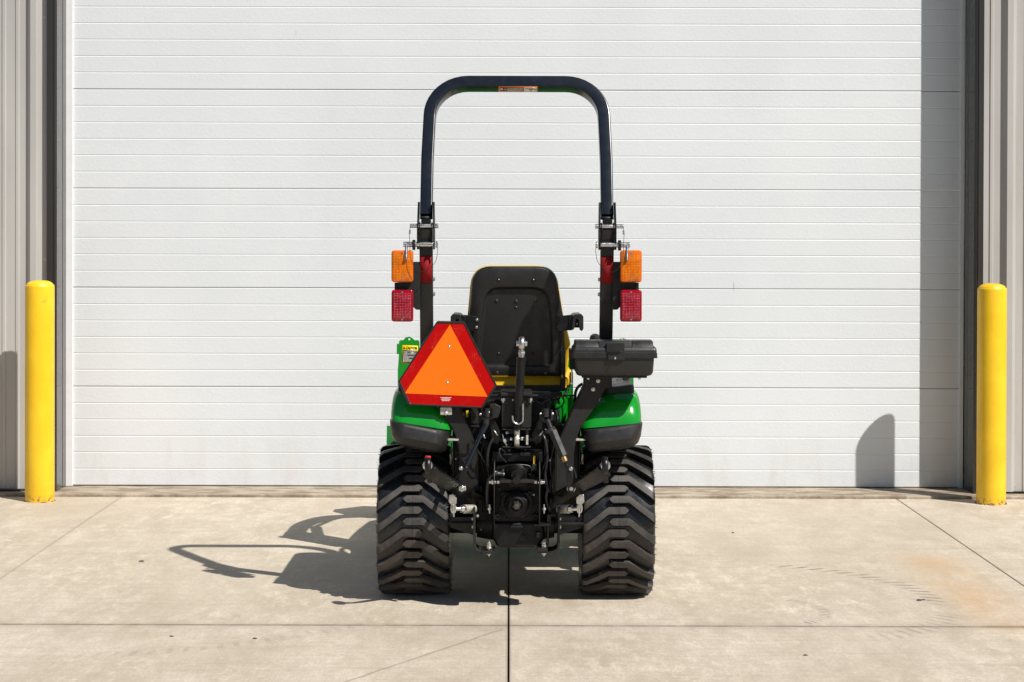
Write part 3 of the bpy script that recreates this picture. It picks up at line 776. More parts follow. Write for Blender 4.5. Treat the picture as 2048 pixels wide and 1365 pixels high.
# ---- fenders
for s in (-1, 1):
    name = 'fender'
    fd = empty(name, (MX(s,.42), AY, .80), parent=tr)
    def ring(z, ui, uo, yr, yf, r):
        return [Vector((MX(s, p.x), p.y, z)) for p in rrect(ui, uo, yr, yf, r, 7)]
    def tilt(rg, k=.10):   # lower edge rises outwards
        return [Vector((p.x, p.y, p.z+k*((abs(p.x-XC))-.42))) for p in rg]
    lv = [(.748,.265,.532,-3.865,-2.95,.07),(.775,.268,.532,-3.860,-2.95,.072),(.81,.285,.530,-3.845,-2.96,.075),(.84,.305,.526,-3.825,-2.97,.08),(.863,.330,.520,-3.80,-2.98,.08),
          (.876,.355,.512,-3.77,-3.0,.08),(.884,.375,.500,-3.735,-3.02,.075),(.887,.40,.485,-3.69,-3.06,.06)]
    MB().loft([tilt(ring(*l), .10 if s > 0 else .16) for l in lv]).done('fender_shell', 'green', fd)
    lv = [(.640,.335,.475,-3.82,-3.5,.05),(.646,.315,.500,-3.86,-3.48,.06),(.66,.297,.517,-3.885,-3.45,.065),(.69,.287,.528,-3.90,-3.4,.068),(.730,.281,.534,-3.892,-3.35,.07),(.742,.279,.535,-3.888,-3.3,.07),(.7455,.284,.531,-3.883,-3.3,.07)]
    MB().loft([tilt(ring(*l), .13 if s > 0 else .19) for l in lv]).done('fender_skirt', 'plastic', fd)
    # black cap on top
    lv = [(.860,.372,.505,-3.765,-3.25,.02),(.898,.374,.503,-3.760,-3.25,.02),(.903,.378,.499,-3.752,-3.26,.018)]
    MB().loft([tilt(ring(*l), .12) for l in lv]).done('fender_cap', 'plastic', fd)
    # inner fender wall
    MB().bb(MX(s,.262), MX(s,.272), -3.70, -2.95, .42, .80).done('inner_wall', 'black_paint', fd, bevel=.003)
    mb = MB(); c0 = P(1189, 797, -3.83); c0.x = MX(s, c0.x-XC)
    mb.cyl(c0, c0+Vector((s*.02,.01,-.008)), .005, n=10); mb.cyl(c0+Vector((-s*.006,0,.002)), c0, .009, n=6); mb.done('fender_bolt', 'zincy', fd)

# ---- curved support arms for the sign and the tool box
def armpoly(pts_, Y, dep): return MB().pp(pts_, Y, dep)
RA = [(1170,752),(1216,752),(1210,775),(1196,806),(1176,834),(1160,858),(1152,880),(1148,905),(1146,960),(1142,992),(1112,1003),(1112,960),(1113,905),(1119,880),(1128,862),(1150,812),(1166,778),(1170,770)]
ra = armpoly(RA, -3.88, .010).done('support_arm', 'plate', tr, bevel=.0015)
LA = [(2066-x, y) for x, y in RA]
la = armpoly([(x-0, y) for x, y in LA], -3.85, .010).done('support_arm', 'plate', tr, bevel=.0015)
for (x, y, r) in ((1196,762,.0095),(1186,779,.0095),(1176,753,.008)):
    MB().ball(P(x, y, -3.882), r, (1,.4,1)).done('rivet', 'zincy', ra)
for (x, y) in ((1165,813),(1156,829)):
    MB().cyl(P(x, y, -3.8795), P(x, y, -3.8815), .0048, n=16).done('hole', 'stickerblack', ra)
for Aobj, s in ((ra, 1), (la, -1)):   # flange edge turned forwards on the inner side
    e = [(1170,752),(1170,770),(1166,778),(1150,812),(1128,862),(1119,880),(1113,905),(1112,960),(1112,1003)]
    if s < 0: e = [(2066-x, y) for x, y in e]
    Y0 = -3.878 if s > 0 else -3.848
    p3 = [P(x, y, Y0) for x, y in e]
    mb = MB(); mb.loft([[p, p+Vector((0,.06,0)), p+Vector((-s*.006,.06,0)), p+Vector((-s*.006,0,0))] for p in p3]); mb.done('arm_flange', 'black_paint', Aobj, bevel=.001)

# ---- tool box
YT0, YT1 = -3.985, -3.80
tb = empty('toolbox', P(1230, 752, -3.9), parent=tr)
def TB(px, py, Y=YT0): return P(px, py, Y)
def tring(x0, x1, py, ins, r=.012):
    a = TB(x0, py); b = TB(x1, py)
    return [Vector((p.x, p.y, a.z+(b.z-a.z)*(p.x-a.x)/(b.x-a.x)*0)) for p in rrect(a.x, b.x, YT0+ins, YT1-ins, r, 4)]
MB().loft([tring(1158,1299,753,.02,.02), tring(1154,1304,751,.014,.02), tring(1151,1307,745,.008,.018), tring(1149,1309,716,.004,.014)]).done('box_body', 'plastic', tb)
MB().loft([tring(1144.5,1315,716.5,-.003,.010), tring(1144,1315,714,-.004,.01), tring(1144.5,1314.5,706,-.003,.01), tring(1145.5,1313.5,705,-.001,.01), tring(1145,1314,703,-.001,.01), tring(1146,1313,697,.002,.012), tring(1149,1309,693,.012,.012)]).done('lid', 'plastic', tb, bevel=None)
for (x0, x1) in ((1149,1199),(1262,1308)):
    mb = MB(); mb.loft([tring(x0,x1,699.5,.003,.006), tring(x0+.6,x1-.4,697,.004,.006), tring(x0+1.5,x1-1,685,.022,.008), tring(x0+3,x1-2,683,.03,.008)]); mb.done('lid_panel', 'plastic', tb)
MB().loft([tring(1196,1265,700,.006,.006), tring(1197,1264,684,.016,.006), tring(1198,1263,683,.02,.006)]).done('lid_centre', 'plastic', tb)
MB().pr(1213, 686, 1249, 721, YT0-.006, YT0+.03).done('latch_base', 'plastic', tb, bevel=.002)
MB().pr(1216, 702.5, 1244.5, 720, YT0-.0115, YT0).done('latch', 'plastic', tb, bevel=.002)
MB().pr(1219, 703, 1240, 707.5, YT0-.016, YT0-.004).done('latch_grip', 'black_paint', tb, bevel=.001)
q = TB(1230, 716, YT0-.012); MB().cyl(q, q+Vector((0,-.018,-.002)), .0035, n=12).done('lock_stud', 'zincy', tb)
MB().pr(1164, 752, 1294, 756.5, YT0+.02, YT1-.02).done('box_tray', 'black_paint', tb, bevel=.001)
MB().pr(1139, 716, 1150, 740, -3.86, -3.80).done('side_hinge', 'black_paint', tb, bevel=.004)
MB().loft([[Vector((p.x, p.y, z)) for p in rrect(TB(1139.5,700).x, TB(1150,700).x, YT0+.05, YT1-.02, .008, 4)] for z in (TB(0,717).z, TB(0,702).z, TB(0,698).z)]).done('side_handle', 'plastic', tb)
for (x, y) in ((1279,757),(1176,757)):
    MB().cyl(P(x, y-2, -3.95), P(x, y+2.5, -3.95), .006, n=6).done('nut', 'zinc', tb)

# ---- slow-moving-vehicle sign
YS = -3.89
sg = empty('warning_triangle', P(895, 740, YS), parent=tr); sg['label'] = 'orange triangle with red border and black edging, slightly tilted'
hexo = [(874,642.5),(929,643.5),(994.5,772),(966,817.5),(817,811),(795.5,763.5)]
def hx(sc, Y, r):
    cx_, cy_ = 895.5, 742
    q = rpoly([(cx_+(x-cx_)*sc, cy_+(y-cy_)*sc) for x, y in hexo], r, 4)
    return [P(v[0], v[1], Y) for v in q]
MB().loft([hx(.945, YS+.006, 4), hx(.99, YS+.005, 5), hx(1.0, YS+.001, 5), hx(.992, YS-.003, 5), hx(.965, YS-.0035, 4), hx(.945, YS+.0, 4), hx(.944, YS+.003, 4)]).done('edging', 'plastic', sg)
MB().loft([hx(.950, YS+.003, 3), hx(.950, YS-.0008, 3)]).done('red_border', 'reflred', sg, smooth=False)
MB().pp([(899.8,650),(975,794),(809.5,787.3)], YS-.0022, .0012).done('orange_centre', 'orange', sg, smooth=False)
for (x, y) in ((898,694),(895,766)):
    MB().ball(P(x, y, YS-.002), .0058, (1,.5,1)).done('rivet', 'zinc', sg)
mb = MB()
for r_, (a, b) in enumerate(((880.5,902.5),(884,899),(882,901),(884,899))):
    x = a
    while x < b:
        l_ = random.uniform(.7, 2.2); y = 795.2+r_*2.0; mb.pp([(x,y),(min(b,x+l_),y),(min(b,x+l_),y+1.25),(x,y+1.25)], YS-.0013, .0006); x += l_+.35
mb.done('small_print', 'stickerwhite', sg)
mk = empty('sign_mount', P(892, 824, -3.86), parent=tr)
mb = MB(); mb.loft([[P(x,y,-3.878) for x,y in pg] for pg in [[(880.5,815),(904,815),(904,830.5),(880.5,830.5)]]]+[[P(x,y,-3.870) for x,y in [(880.5,815),(904,815),(904,830.5),(880.5,830.5)]]]); mb.done('mount_clip', 'zincy', mk, bevel=.002)
MB().ball(P(892,827,-3.878), .009, (1,.5,1)).done('mount_bump', 'zincy', mk)
MB().cyl(P(892,826,-3.879), P(892,826,-3.8795), .0085, n=16).done('mount_slot', 'stickerblack', mk)
MB().pr(884, 700, 902, 816, -3.872, -3.866).done('mount_bar', 'zincy', mk, bevel=.001)

# ---- loader masts, arms, bucket
for s in (-1, 1):
    YM = AY+.93
    def Q(px, py, Y=YM): return P(px if s < 0 else 2*(CX+XC*F/(Y-CAMLOC.y))-px, py, Y)
    ld = empty('loader_mast', Q(820, 800), parent=tr)
    dy_ = 0 if s < 0 else 3
    sh = [(798,683),(802,680.5),(806,681),(811,675.5),(817.5,673.5),(824,675.5),(829,681),(836,680.5),(839,683),(839,720),(838,900),(795,900),(795.5,740),(797.5,715)]
    MB().poly([Q(v[0], v[1]+dy_) for v in sh], (0,.012,0)).done('mast_plate', 'green', ld, bevel=.0015)
    MB().cyl(Q(818.5,679.2,YM-.002), Q(818.5,679.2,YM+.001), .005, n=16).done('lifting_hole', 'whitetrim', ld)
    a = Q(797,690); b = Q(839,690)
    x0, x1 = sorted((a.x, b.x))
    MB().bb(x0+.002, x0+.014, YM+.012, YM+.20, .45, Q(0,690).z).bb(x1-.014, x1-.002, YM+.012, YM+.20, .45, Q(0,690).z).done('mast_side', 'green', ld, bevel=.002)
    MB().poly([Vector((x1 if s<0 else x0, YM+.02, .3)), Vector((x1 if s<0 else x0, YM-.55, .30)), Vector((x1 if s<0 else x0, YM-.55, .36)), Vector((x1 if s<0 else x0, YM+.02, .62))], (s*-.015,0,0)).done('mast_brace', 'green', ld, bevel=.002)
    a = Q(793.5,688); b = Q(798,709)
    MB().bb(a.x, b.x, YM, YM+.04, b.z, a.z).done('pivot_boss', 'green', ld, bevel=.002)
    # loader arm: curved box beam
    xm = MX(s, .535)
    prof = [(AY+1.0, .95), (AY+1.25, .965), (AY+1.5, .92), (AY+1.80, .77), (AY+2.02, .52), (AY+2.16, .26)]
    ap = spline([Vector((xm, y, z)) for y, z in prof], 5)
    MB().sweep(ap, [(p.x, p.y) for p in rrect(-.025,.025,-.05,.05,.006,3)], side=(1,0,0)).done('loader_arm', 'green', tr)
    MB().cyl((MX(s,.535), AY+.99, .72), (MX(s,.535), AY+1.42, .83), .028, n=16).cyl((MX(s,.535), AY+1.42, .83), (MX(s,.535), AY+1.75, .73), .014, n=12).done('lift_cylinder', 'black_paint', tr)
    MB().cyl((MX(s,.50), AY+1.70, .80), (MX(s,.50), AY+2.10, .60), .024, n=16).done('tilt_cylinder', 'black_paint', tr)
    if s < 0:
        lb = empty('caution_label', Q(820, 712, YM-.001), parent=tr)
        yl = [(804,692),(838,694),(841,697),(841,728),(802,728)]
        lab = MB().poly([Q(x, y, YM-.0008) for x, y in [(805,690.5),(836,692),(836,727.5),(802.5,727)]], (0,.0006,0)).done('label_field', 'stickeryellow', lb)
        MB().poly([Q(x, y, YM-.0016) for x, y in [(806,700.2),(834,701.6),(834,725.5),(804,725)]], (0,.0006,0)).done('label_black_field', 'stickerblack', lb)
        mb = MB()
        for r_ in range(11):
            y = 702.3+r_*2.05; x = 807-r_*.15; e_ = random.choice((833, 830, 833, 818)) if r_ not in (1, 4) else 815
            while x < e_:
                l_ = random.uniform(1, 3); mb.poly([Q(x,y,YM-.0024), Q(min(e_,x+l_),y+.05,YM-.0024), Q(min(e_,x+l_),y+1.15,YM-.0024), Q(x,y+1.1,YM-.0024)], (0,.0006,0)); x += l_+.5
        mb.done('label_print', 'stickerwhite', lb)
        MB().poly([Q(806,697.8,YM-.0018), Q(810.8,698,YM-.0018), Q(808.5,693.2,YM-.0018)], (0,.0006,0)).done('hazard_symbol', 'stickerblack', lb)
        cu = bpy.data.curves.new('caution_text', 'FONT'); cu.body = 'CAUTION'; cu.size = .0165; cu.extrude = .0003; cu.offset = .0003; cu.align_x = 'LEFT'
        to = bpy.data.objects.new('caution_text', cu); COL.objects.link(to); dg = bpy.context.evaluated_depsgraph_get()
        me = bpy.data.meshes.new_from_object(to.evaluated_get(dg)); bpy.data.objects.remove(to)
        me.materials.append(MT['stickerblack']); t2 = bpy.data.objects.new('caution_text', me); COL.objects.link(t2)
        t2.parent = lb; t2.location = Q(812.3,698.4,YM-.0022)-wloc[lb.name]; t2.rotation_euler = (PI/2, math.radians(2.2), 0); w0 = max(v.co.x for v in me.vertices); t2.scale = (.0525/w0, 1.08, 1)
        wloc[t2.name] = t2.location
MT['green_dark'] = mat('green_dark', (.01,.13,.02), .5, var=.2)  # darker, rougher green for the bucket shell
bk = empty('loader_bucket', (XC, AY+2.4, .3), parent=tr)
pf = [(AY+2.20,.50),(AY+2.14,.30),(AY+2.16,.16),(AY+2.26,.10),(AY+2.66,.12),(AY+2.66,.13),(AY+2.27,.113),(AY+2.172,.17),(AY+2.153,.30),(AY+2.21,.495)]
MB().loft([[Vector((x, y, z)) for y, z in pf] for x in (XC-.695, XC+.63)]).done('bucket_shell', 'green_dark', bk, bevel=.001)
for s in (-1, 1):
    MB().poly([Vector((XC-.695 if s < 0 else XC+.63, y, z)) for y, z in [(AY+2.20,.50),(AY+2.14,.30),(AY+2.16,.16),(AY+2.26,.10),(AY+2.66,.12),(AY+2.60,.25),(AY+2.3,.50)]], (s*.006,0,0)).done('bucket_side', 'green', bk)

# ---- bodywork ahead of the seat
hood = MB()
rings = []
for (y, hw_, zt_, zb_) in ((AY+.62,.275,.98,.52),(AY+.75,.272,1.01,.50),(AY+1.2,.262,.98,.48),(AY+1.6,.25,.93,.46),(AY+1.75,.22,.86,.48),(AY+1.80,.18,.80,.52)):
    rings.append([Vector((p.x, y, p.y)) for p in rpoly([(XC-hw_,zb_),(XC+hw_,zb_),(XC+hw_*.98,zt_-.06),(XC+hw_*.7,zt_),(XC-hw_*.7,zt_),(XC-hw_*.98,zt_-.06)], .05, 5)])
hood.loft(rings).done('hood', 'green', tr)
for s in (-1, 1):
    MB().box((MX(s,.14), AY+1.80, .72), (.13,.03,.08)).done('headlight', 'headlamp', tr, bevel=.012)
MB().loft([[Vector((p.x, AY+.62-k*.10, p.y)) for p in rrect(XC-.21+k*.01, XC+.21-k*.01, .60, 1.06-k*.07, .05, 5)] for k in (0, 1)]).done('dashboard', 'plastic', tr)
sw = empty('steering_wheel', (XC, AY+.45, 1.07), parent=tr)
A = Vector((0, -.55, .83)).normalized(); e = Vector((1,0,0)); f = A.cross(e); cS = Vector((XC, AY+.43, 1.08))
ringp = [cS+(e*math.cos(2*PI*k/36)+f*math.sin(2*PI*k/36))*.165 for k in range(37)]
MB().tube(ringp, .013, 8).done('wheel_rim', 'plastic', sw)
mb = MB().cyl(cS-A*.02, cS+A*.015, .035)
for k in range(3):
    a = PI/2+2*PI*k/3; mb.cyl(cS, cS+(e*math.cos(a)+f*math.sin(a))*.16, .009, n=8)
mb.cyl(cS-A*.25, cS, .022); mb.done('wheel_spokes', 'plastic', sw)
for s in (-1, 1):
    MB().bb(MX(s,.22), MX(s,.56), AY+.42, AY+1.0, .36, .385).done('footplate', 'plastic', tr, bevel=.004)
MB().bb(XC-.19, XC+.19, AY+.0, AY+1.7, .28, .52).done('chassis', 'cast', tr, bevel=.02)
MB().cyl((XC-.36, FY, ZS+FR), (XC+.36, FY, ZS+FR), .035).bb(XC-.1, XC+.1, FY-.1, FY+.1, .16, .35).done('front_axle', 'cast', tr, bevel=.004)
MB().loft([[Vector((XC+x, AY+y, z)) for x, y in ((-.09,.25),(.09,.25),(.12,.7),(-.12,.7))] for z in (.18,.34)]).done('sump', 'cast', tr, bevel=.01)
# loader joystick
mb = MB(); mb.lathe(P(1190,693,-3.0), (0,0,1), [(0,.012),(.02,.012),(.022,.022),(.035,.026),(.050,.022),(.058,.01)], 20); mb.cyl(P(1190,760,-3.0), P(1190,692,-3.0), .008); mb.cyl(P(1184,683,-3.0), P(1184,690,-3.0), .018)
mb.done('loader_joystick', 'plastic', tr)
# green console edge and hydraulic casting visible right of the seat
MB().pp([(1131,700),(1139,690),(1143,705),(1143,790),(1136,800),(1131,795)], -3.30, .35).done('console_panel', 'green', tr, bevel=.006)
MB().pr(1098, 784, 1124, 812, -3.25, -2.9).done('green_bracket', 'green', tr, bevel=.006)
mb = MB(); mb.lathe(P(1113,805,-3.30), (0,-1,0), [(-.1,.03),(0,.03),(.012,.024),(.014,.016),(.006,.012),(.006,.001)], 24); mb.done('green_housing', 'green', tr)
MB().tube(spline([P(1124,795,-3.2), P(1128,830,-3.2), P(1122,860,-3.2)], 6), .010, 10).done('green_pipe', 'green', tr)
MB().tube(spline([P(1152,860,-3.5), P(1149,830,-3.55), P(1150,800,-3.6), P(1152,782,-3.62), P(1160,771,-3.62), P(1172,768,-3.6), P(1190,774,-3.5)], 8), .0065, 12).done('hydraulic_hose', 'wire', tr)
MB().tube(spline([P(1134,775,-3.5), P(1140,762,-3.5), P(1141,745,-3.5)], 6), .0045, 10).tube(spline([P(1141,760,-3.5), P(1138,780,-3.5), P(1128,790,-3.55)], 6), .0045, 10).done('hose_loop', 'wire', tr)
bolt(tr, P(1141,769,-3.52), (1,0,0), .006, .006, 'zinc')
MB().tube(spline([P(1258,765,-3.3), P(1250,735,-3.28), P(1252,700,-3.28)], 5), .012, 12).done('hydraulic_pipe', 'wire', tr)
MB().pr(1246, 752, 1259, 775, -3.45, -3.40).done('pipe_clamp', 'plastic', tr, bevel=.004)
for (x0, y0, x1, y1, Y) in ((1223,772,1236,757,-3.4),(1226,770,1244,758,-3.38),(1232,771,1243,764,-3.42)):
    MB().cyl(P(x0,y0,Y), P(x1,y1,Y), .0045, n=10).done('hydraulic_fitting', 'zinc', tr)
MB().pr(1211, 752, 1216, 772, -3.38, -3.36).done('green_strip', 'green', tr, bevel=.001)

# ---- hitch, lift gear, transmission
tx = empty('transmission', P(1034, 1000, -3.9), parent=tr)
ty_ = -3.93
MB().pp(rpoly([(992,930),(1076,930),(1082,960),(1084,1040),(1080,1088),(1068,1096),(1000,1096),(990,1088),(988,1040),(990,960)], 8, 4), ty_+.02, .35).done('gear_housing', 'cast', tx, bevel=.006)
MB().pp(rpoly([(985,1045),(1087,1045),(1090,1075),(1078,1094),(994,1094),(984,1075)], 8, 4), ty_+.0, .3).done('lower_case', 'cast', tx, bevel=.025, seg=5)
cp = P(1033, 1007, ty_)
mb = MB(); mb.pp(rpoly([(1003,995),(1015,985),(1052,985),(1064,995),(1066,1008),(1060,1028),(1048,1036),(1018,1036),(1008,1026),(1001,1010)], 5, 3), ty_-.012, .04); mb.done('pto_flange', 'cast', tx, bevel=.003)
mb = MB(); mb.lathe(cp, (0,-1,0), [(0,.055),(.018,.053),(.022,.048),(.03,.036),(.05,.033),(.052,.028),(.04,.026),(.04,.001)], 32); mb.done('pto_boss', 'cast', tx)
mb = MB()
n = 24; rr = []
for (t, k) in ((.03,1),(.085,1),(.093,.72)):
    rr.append([cp+Vector((math.cos(2*PI*i/n)*(.0175 if i % 4 < 2 else .0150)*k, -t, math.sin(2*PI*i/n)*(.0175 if i % 4 < 2 else .0150)*k)) for i in range(n)])
mb.loft(rr).done('pto_shaft', 'pto', tx)
for (x, y) in ((1005,1015),(1061,1015),(995,1034),(1071,1034),(1014,1033),(1053,1032),(1008,990),(1060,988)):
    mb = MB(); mb.lathe(P(x, y, ty_-.002), (0,-1,0), [(-.02,.012),(.008,.012),(.008,.006),(.003,.006),(.003,.001)], 16); mb.done('boss', 'cast', tx)
c2 = P(1033, 948, ty_)
mb = MB(); mb.pp(rpoly([(1012,934),(1022,930),(1046,930),(1054,934),(1054,958),(1048,975),(1018,975),(1012,958)], 4, 3), ty_-.01, .04); mb.done('valve_block', 'cast', tx, bevel=.003)
mb = MB(); mb.lathe(c2, (0,-1,0), [(0,.042),(.02,.042),(.025,.036),(.04,.030),(.06,.022),(.06,.001)], 28); mb.done('valve_cap', 'cast', tx)
MB().cyl(c2+Vector((0,-.03,.0)), P(1033, 962, ty_-.09), .016, n=16).done('outlet_elbow', 'black_paint', tx)
MB().tube(spline([P(1006,933,ty_-.01), P(1030,930,ty_-.02), P(1056,932,ty_-.01), P(1063,940,ty_-.01), P(1063,955,ty_-.01)], 6), .0042, 10).tube(spline([P(1058,950,ty_-.02), P(1068,951,ty_-.02), P(1078,951,ty_-.01)], 4), .005, 10).done('oil_pipe', 'black_paint', tx)
MB().tube(spline([P(1008,950,ty_-.02), P(995,948,ty_-.03), P(984,952,ty_-.03), P(977,965,ty_-.02), P(975,990,ty_), P(976,1020,ty_)], 6), .009, 12).done('wiring_loom', 'wire', tx)
MB().tube([P(1008,950,ty_-.02), P(990,946,ty_-.02)], .010, 12).done('hose_cuff', 'zinc', tx)
MB().pr(1060, 950, 1070, 962, ty_-.02, ty_+.02).done('sensor', 'plastic', tx, bevel=.003)
MB().pr(1066.5, 912, 1070.5, 929, ty_+.0, ty_+.01).done('dipstick', 'yellow', tx, bevel=.001)
MB().pr(1064, 929, 1074, 942, ty_-.01, ty_+.02).done('dipstick_collar', 'plastic', tx, bevel=.002)
MB().pr(1000, 960.5, 1069, 966.5, -4.0, ty_+.02).done('shield_plate', 'plate', tx, bevel=.001)
for x, s in ((988.5, -1), (1079, 1)):
    MB().pr(x-1, 925, x+1, 1051, -4.0, ty_+.05).done('shield_side', 'plate', tx)
    c = P(x, 965, -3.99)
    MB().cyl(c-Vector((s*.006,0,0)), c+Vector((s*.022,0,0)), .0065, n=12).cyl(c+Vector((s*.004,0,0)), c+Vector((s*.012,0,0)), .012, n=6).cyl(c-Vector((s*.022,0,0)), c-Vector((s*.010,0,0)), .008, n=6).done('shield_bolt', 'zinc', tx, bevel=.001)
    c = P(x+s*9, 1017, -3.98)
    MB().cyl(c+Vector((0,0,.016)), c-Vector((0,0,.022)), .004, n=10).cyl(c+Vector((0,0,.002)), c-Vector((0,0,.008)), .009, n=6).done('spring_clip', 'zinc', tx, bevel=.0008)
    for (yy) in (1030, 1033):
        pass
MB().pr(1068, 1048, 1100, 1053.5, -3.98, -3.8).done('drawbar_bracket', 'black_paint', tx, bevel=.003)
MB().pr(1094, 1052, 1098, 1092, -3.96, -3.8).done('bracket_web', 'black_paint', tx, bevel=.001)
MB().pr(1094, 1030, 1102, 1050, -3.95, -3.8).done('bracket_block', 'black_paint', tx, bevel=.001)
# U-shaped side frames
for s in (-1, 1):
    def Q(px, py, Y=-3.95): return P(px if s < 0 else 2066-px, py, Y)
    path = [(949,1012),(949,1086),(951,1094),(958,1099),(966,1100.5),(990,1100.5)]
    p3 = [Q(*v, -3.92) for v in path]
    fr = MB().sweep(spline(p3, 3) if False else p3, [(-.06,-.0045),(.06,-.0045),(.06,.0045),(-.06,.0045)], side=(0,1,0)).done('hitch_frame', 'plate', tr, bevel=.0015)
    MB().bb(*sorted((Q(968,0).x, Q(989,0).x)), -3.99, -3.86, Q(0,1097).z, Q(0,1103).z).done('frame_tab', 'plate', fr, bevel=.001)
    c = Q(978, 1083, -3.96); d = Q(978, 1116, -3.96)
    MB().cyl(c, Q(978,1113,-3.96), .0042, n=10).cyl(Q(978,1089,-3.96), Q(978,1095,-3.96), .0105, n=6).cyl(Q(978,1085,-3.96), Q(978,1089,-3.96), .008, n=6).cyl(Q(978,1095,-3.96), Q(978,1097,-3.96), .014, n=18).cyl(Q(978,1103.5,-3.96), Q(978,1109,-3.96), .0105, n=6).done('frame_bolt', 'zinc', fr, bevel=.0008)
    for (py, r_) in ((1038,.007),(1054,.008)):
        q = Q(946.5, py, -3.955); MB().cyl(q, q+Vector((s*.006,0,0)), r_, n=6).done('side_bolt', 'zincy', fr, bevel=.0008)
    # axle housing
    q0 = Q(960,1040,-3.55); q1 = Q(892,1040,-3.55)
    MB().cyl((MX(s,.05), AY, ZA), (MX(s,.30), AY, ZA), .062, n=28).cyl((MX(s,.05), AY, ZA), (MX(s,.17), AY, ZA), .10, .08, n=28).done('axle_housing', 'cast', tr, bevel=.003)
    MB().poly([Q(892,1034,-3.78), Q(950,1034,-3.78), Q(950,1072,-3.78), Q(944,1070,-3.78), Q(892,1053,-3.78)], (0,.2,0)).done('axle_bracket', 'black_paint', tr, bevel=.003)
    MB().poly([Q(890,1046,-3.80), Q(952,1046,-3.80), Q(952,1050,-3.80), Q(890,1050,-3.80)], (0,.04,0)).done('axle_strap', 'plate', tr, bevel=.001)
    # stabiliser turnbuckle
    stb = empty('stabiliser', Q(930,1018,-3.97), parent=tr)
    MB().cyl(Q(948,1018.5,-3.93), Q(928,1018.5,-3.97), .0185, n=24).done('barrel', 'zincy', stb, bevel=.001)
    MB().cyl(Q(928,1018.5,-3.97), Q(921,1018,-3.975), .0165, n=6).done('nut', 'zinc', stb, bevel=.001)
    MB().cyl(Q(922,1018,-3.975), Q(910,1018,-3.98), .0085, n=14).done('rod', 'zinc', stb)
    MB().tube([Q(907+4*math.cos(a*PI/6), 1017+9*math.sin(a*PI/6), -3.985) for a in range(13)], .0055, 8).done('eye', 'zinc', stb)
    MB().poly([Q(898,990,-4.0), Q(906,988,-4.0), Q(914,996,-4.0), Q(913,1008,-4.0), Q(904,1012,-4.0), Q(897,1004,-4.0)], (0,.02,0)).done('shackle', 'zinc', stb, bevel=.003)
    MB().cyl(Q(907,1010,-4.0), Q(908,1034,-4.0), .0035, n=10).done('clip', 'zinc', stb)
    # lower link
    lk = empty('lower_link', Q(920,970,-4.0), parent=tr)
    def LQ(px, py, t): return Q(px, py, -4.17+t*.42)
    pth = [LQ(858,942,0), LQ(867,951,.04), LQ(880,958,.12), LQ(918,979,.45), LQ(955,999,.8), LQ(990,1016,1.0)]
    MB().sweep(pth, [(-.006,-.033),(.006,-.033),(.006,.033),(-.006,.033)], side=(-s*.35,1,0)).done('link_bar', 'black_paint', lk, bevel=.0015)
    e0 = LQ(856,932,0)
    mb = MB(); mb.lathe(e0-Vector((.013,0,0)), (1,0,0), [(0,.020),(.002,.033),(.008,.037),(.018,.037),(.024,.033),(.026,.020)], 28); mb.done('link_eye', 'black_paint', lk)
    MB().ball(e0, .022, (1.0,1,1), 20).done('link_ball', 'zinc', lk)
    MB().poly([e0+Vector((-.010,0,-.02)), e0+Vector((.012,0,-.02)), e0+Vector((.016,.03,-.075)), e0+Vector((-.004,.03,-.075))], (0,.03,0)).done('link_neck', 'black_paint', lk, bevel=.004)
    if s < 0:
        MB().cyl(e0+Vector((0,-.0,.031)), e0+Vector((0,0,.040)), .012, n=14).done('red_plug', 'redplastic', lk, bevel=.002)
    c = LQ(924,976,.42)+Vector((0,-.02,0)); 
    MB().cyl(c+Vector((0,.03,0)), c, .008, n=12).cyl(c, c+Vector((0,-.008,0)), .0145, n=6).cyl(c+Vector((0,-.008,0)), c+Vector((0,-.018,0)), .0085, n=12).cyl(c+Vector((0,.002,0)), c, .018, n=18).done('link_bolt', 'zinc', lk, bevel=.001)
# lift rods
lr = empty('lift_rod', P(955,900,-4.0), parent=tr)
MB().cyl(P(973,848,-3.97), P(959,876,-3.98), .0115, n=18).cyl(P(962,870,-3.98), P(931,935,-4.0), .0092, .0092, n=18).done('rod_tube', 'hoop', lr)
MB().poly([P(x,y,-4.015) for x,y in ((931,933),(936,936),(930,965),(930,984),(922,990),(913,980),(916,960),(921,944))], (0,.006,0)).done('rod_fork', 'black_paint', lr, bevel=.002)
MB().poly([P(x,y,-3.985) for x,y in ((929,935),(921,940),(911,958),(916,964),(925,948))], (0,.006,0)).done('rod_fork', 'black_paint', lr, bevel=.002)
bolt(lr, P(922,937,-4.016), (0,-1,0), .006, .005, 'zinc')
MB().tube(spline([P(964,818,-3.95), P(964,832,-3.95), P(968,838,-3.95), P(979,838,-3.95), P(984,832,-3.95), P(984,816,-3.95)], 4), .0045, 8).done('clevis', 'black_paint', lr)
MB().cyl(P(975,818,-3.98), P(975,834,-3.98), .010, n=14).cyl(P(972,836,-3.97), P(973,850,-3.97), .012, n=14).done('clevis_pin', 'wire', lr)
MB().ball(P(978,825,-3.985), .004).ball(P(961,829,-3.96), .006).done('grease_nipple', 'zinc', lr)
rr_ = empty('lift_rod', P(1120,900,-4.0), parent=tr)
MB().cyl(P(1105,862,-3.98), P(1127,914,-4.01), .0205, n=6).done('turnbuckle', 'plate', rr_, bevel=.002)
MB().cyl(P(1095,840,-3.97), P(1104,862,-3.98), .010, n=14).lathe(P(1099,857,-3.975), (P(1106,874,-3.98)-P(1099,857,-3.975)), [(0,.02),(.004,.024),(.014,.024),(.02,.019)], 20).done('rod_neck', 'wire', rr_)
MB().cyl(P(1126,912,-4.01), P(1131,924,-4.015), .0125, n=18).done('brass_collar', 'brass', rr_, bevel=.001)
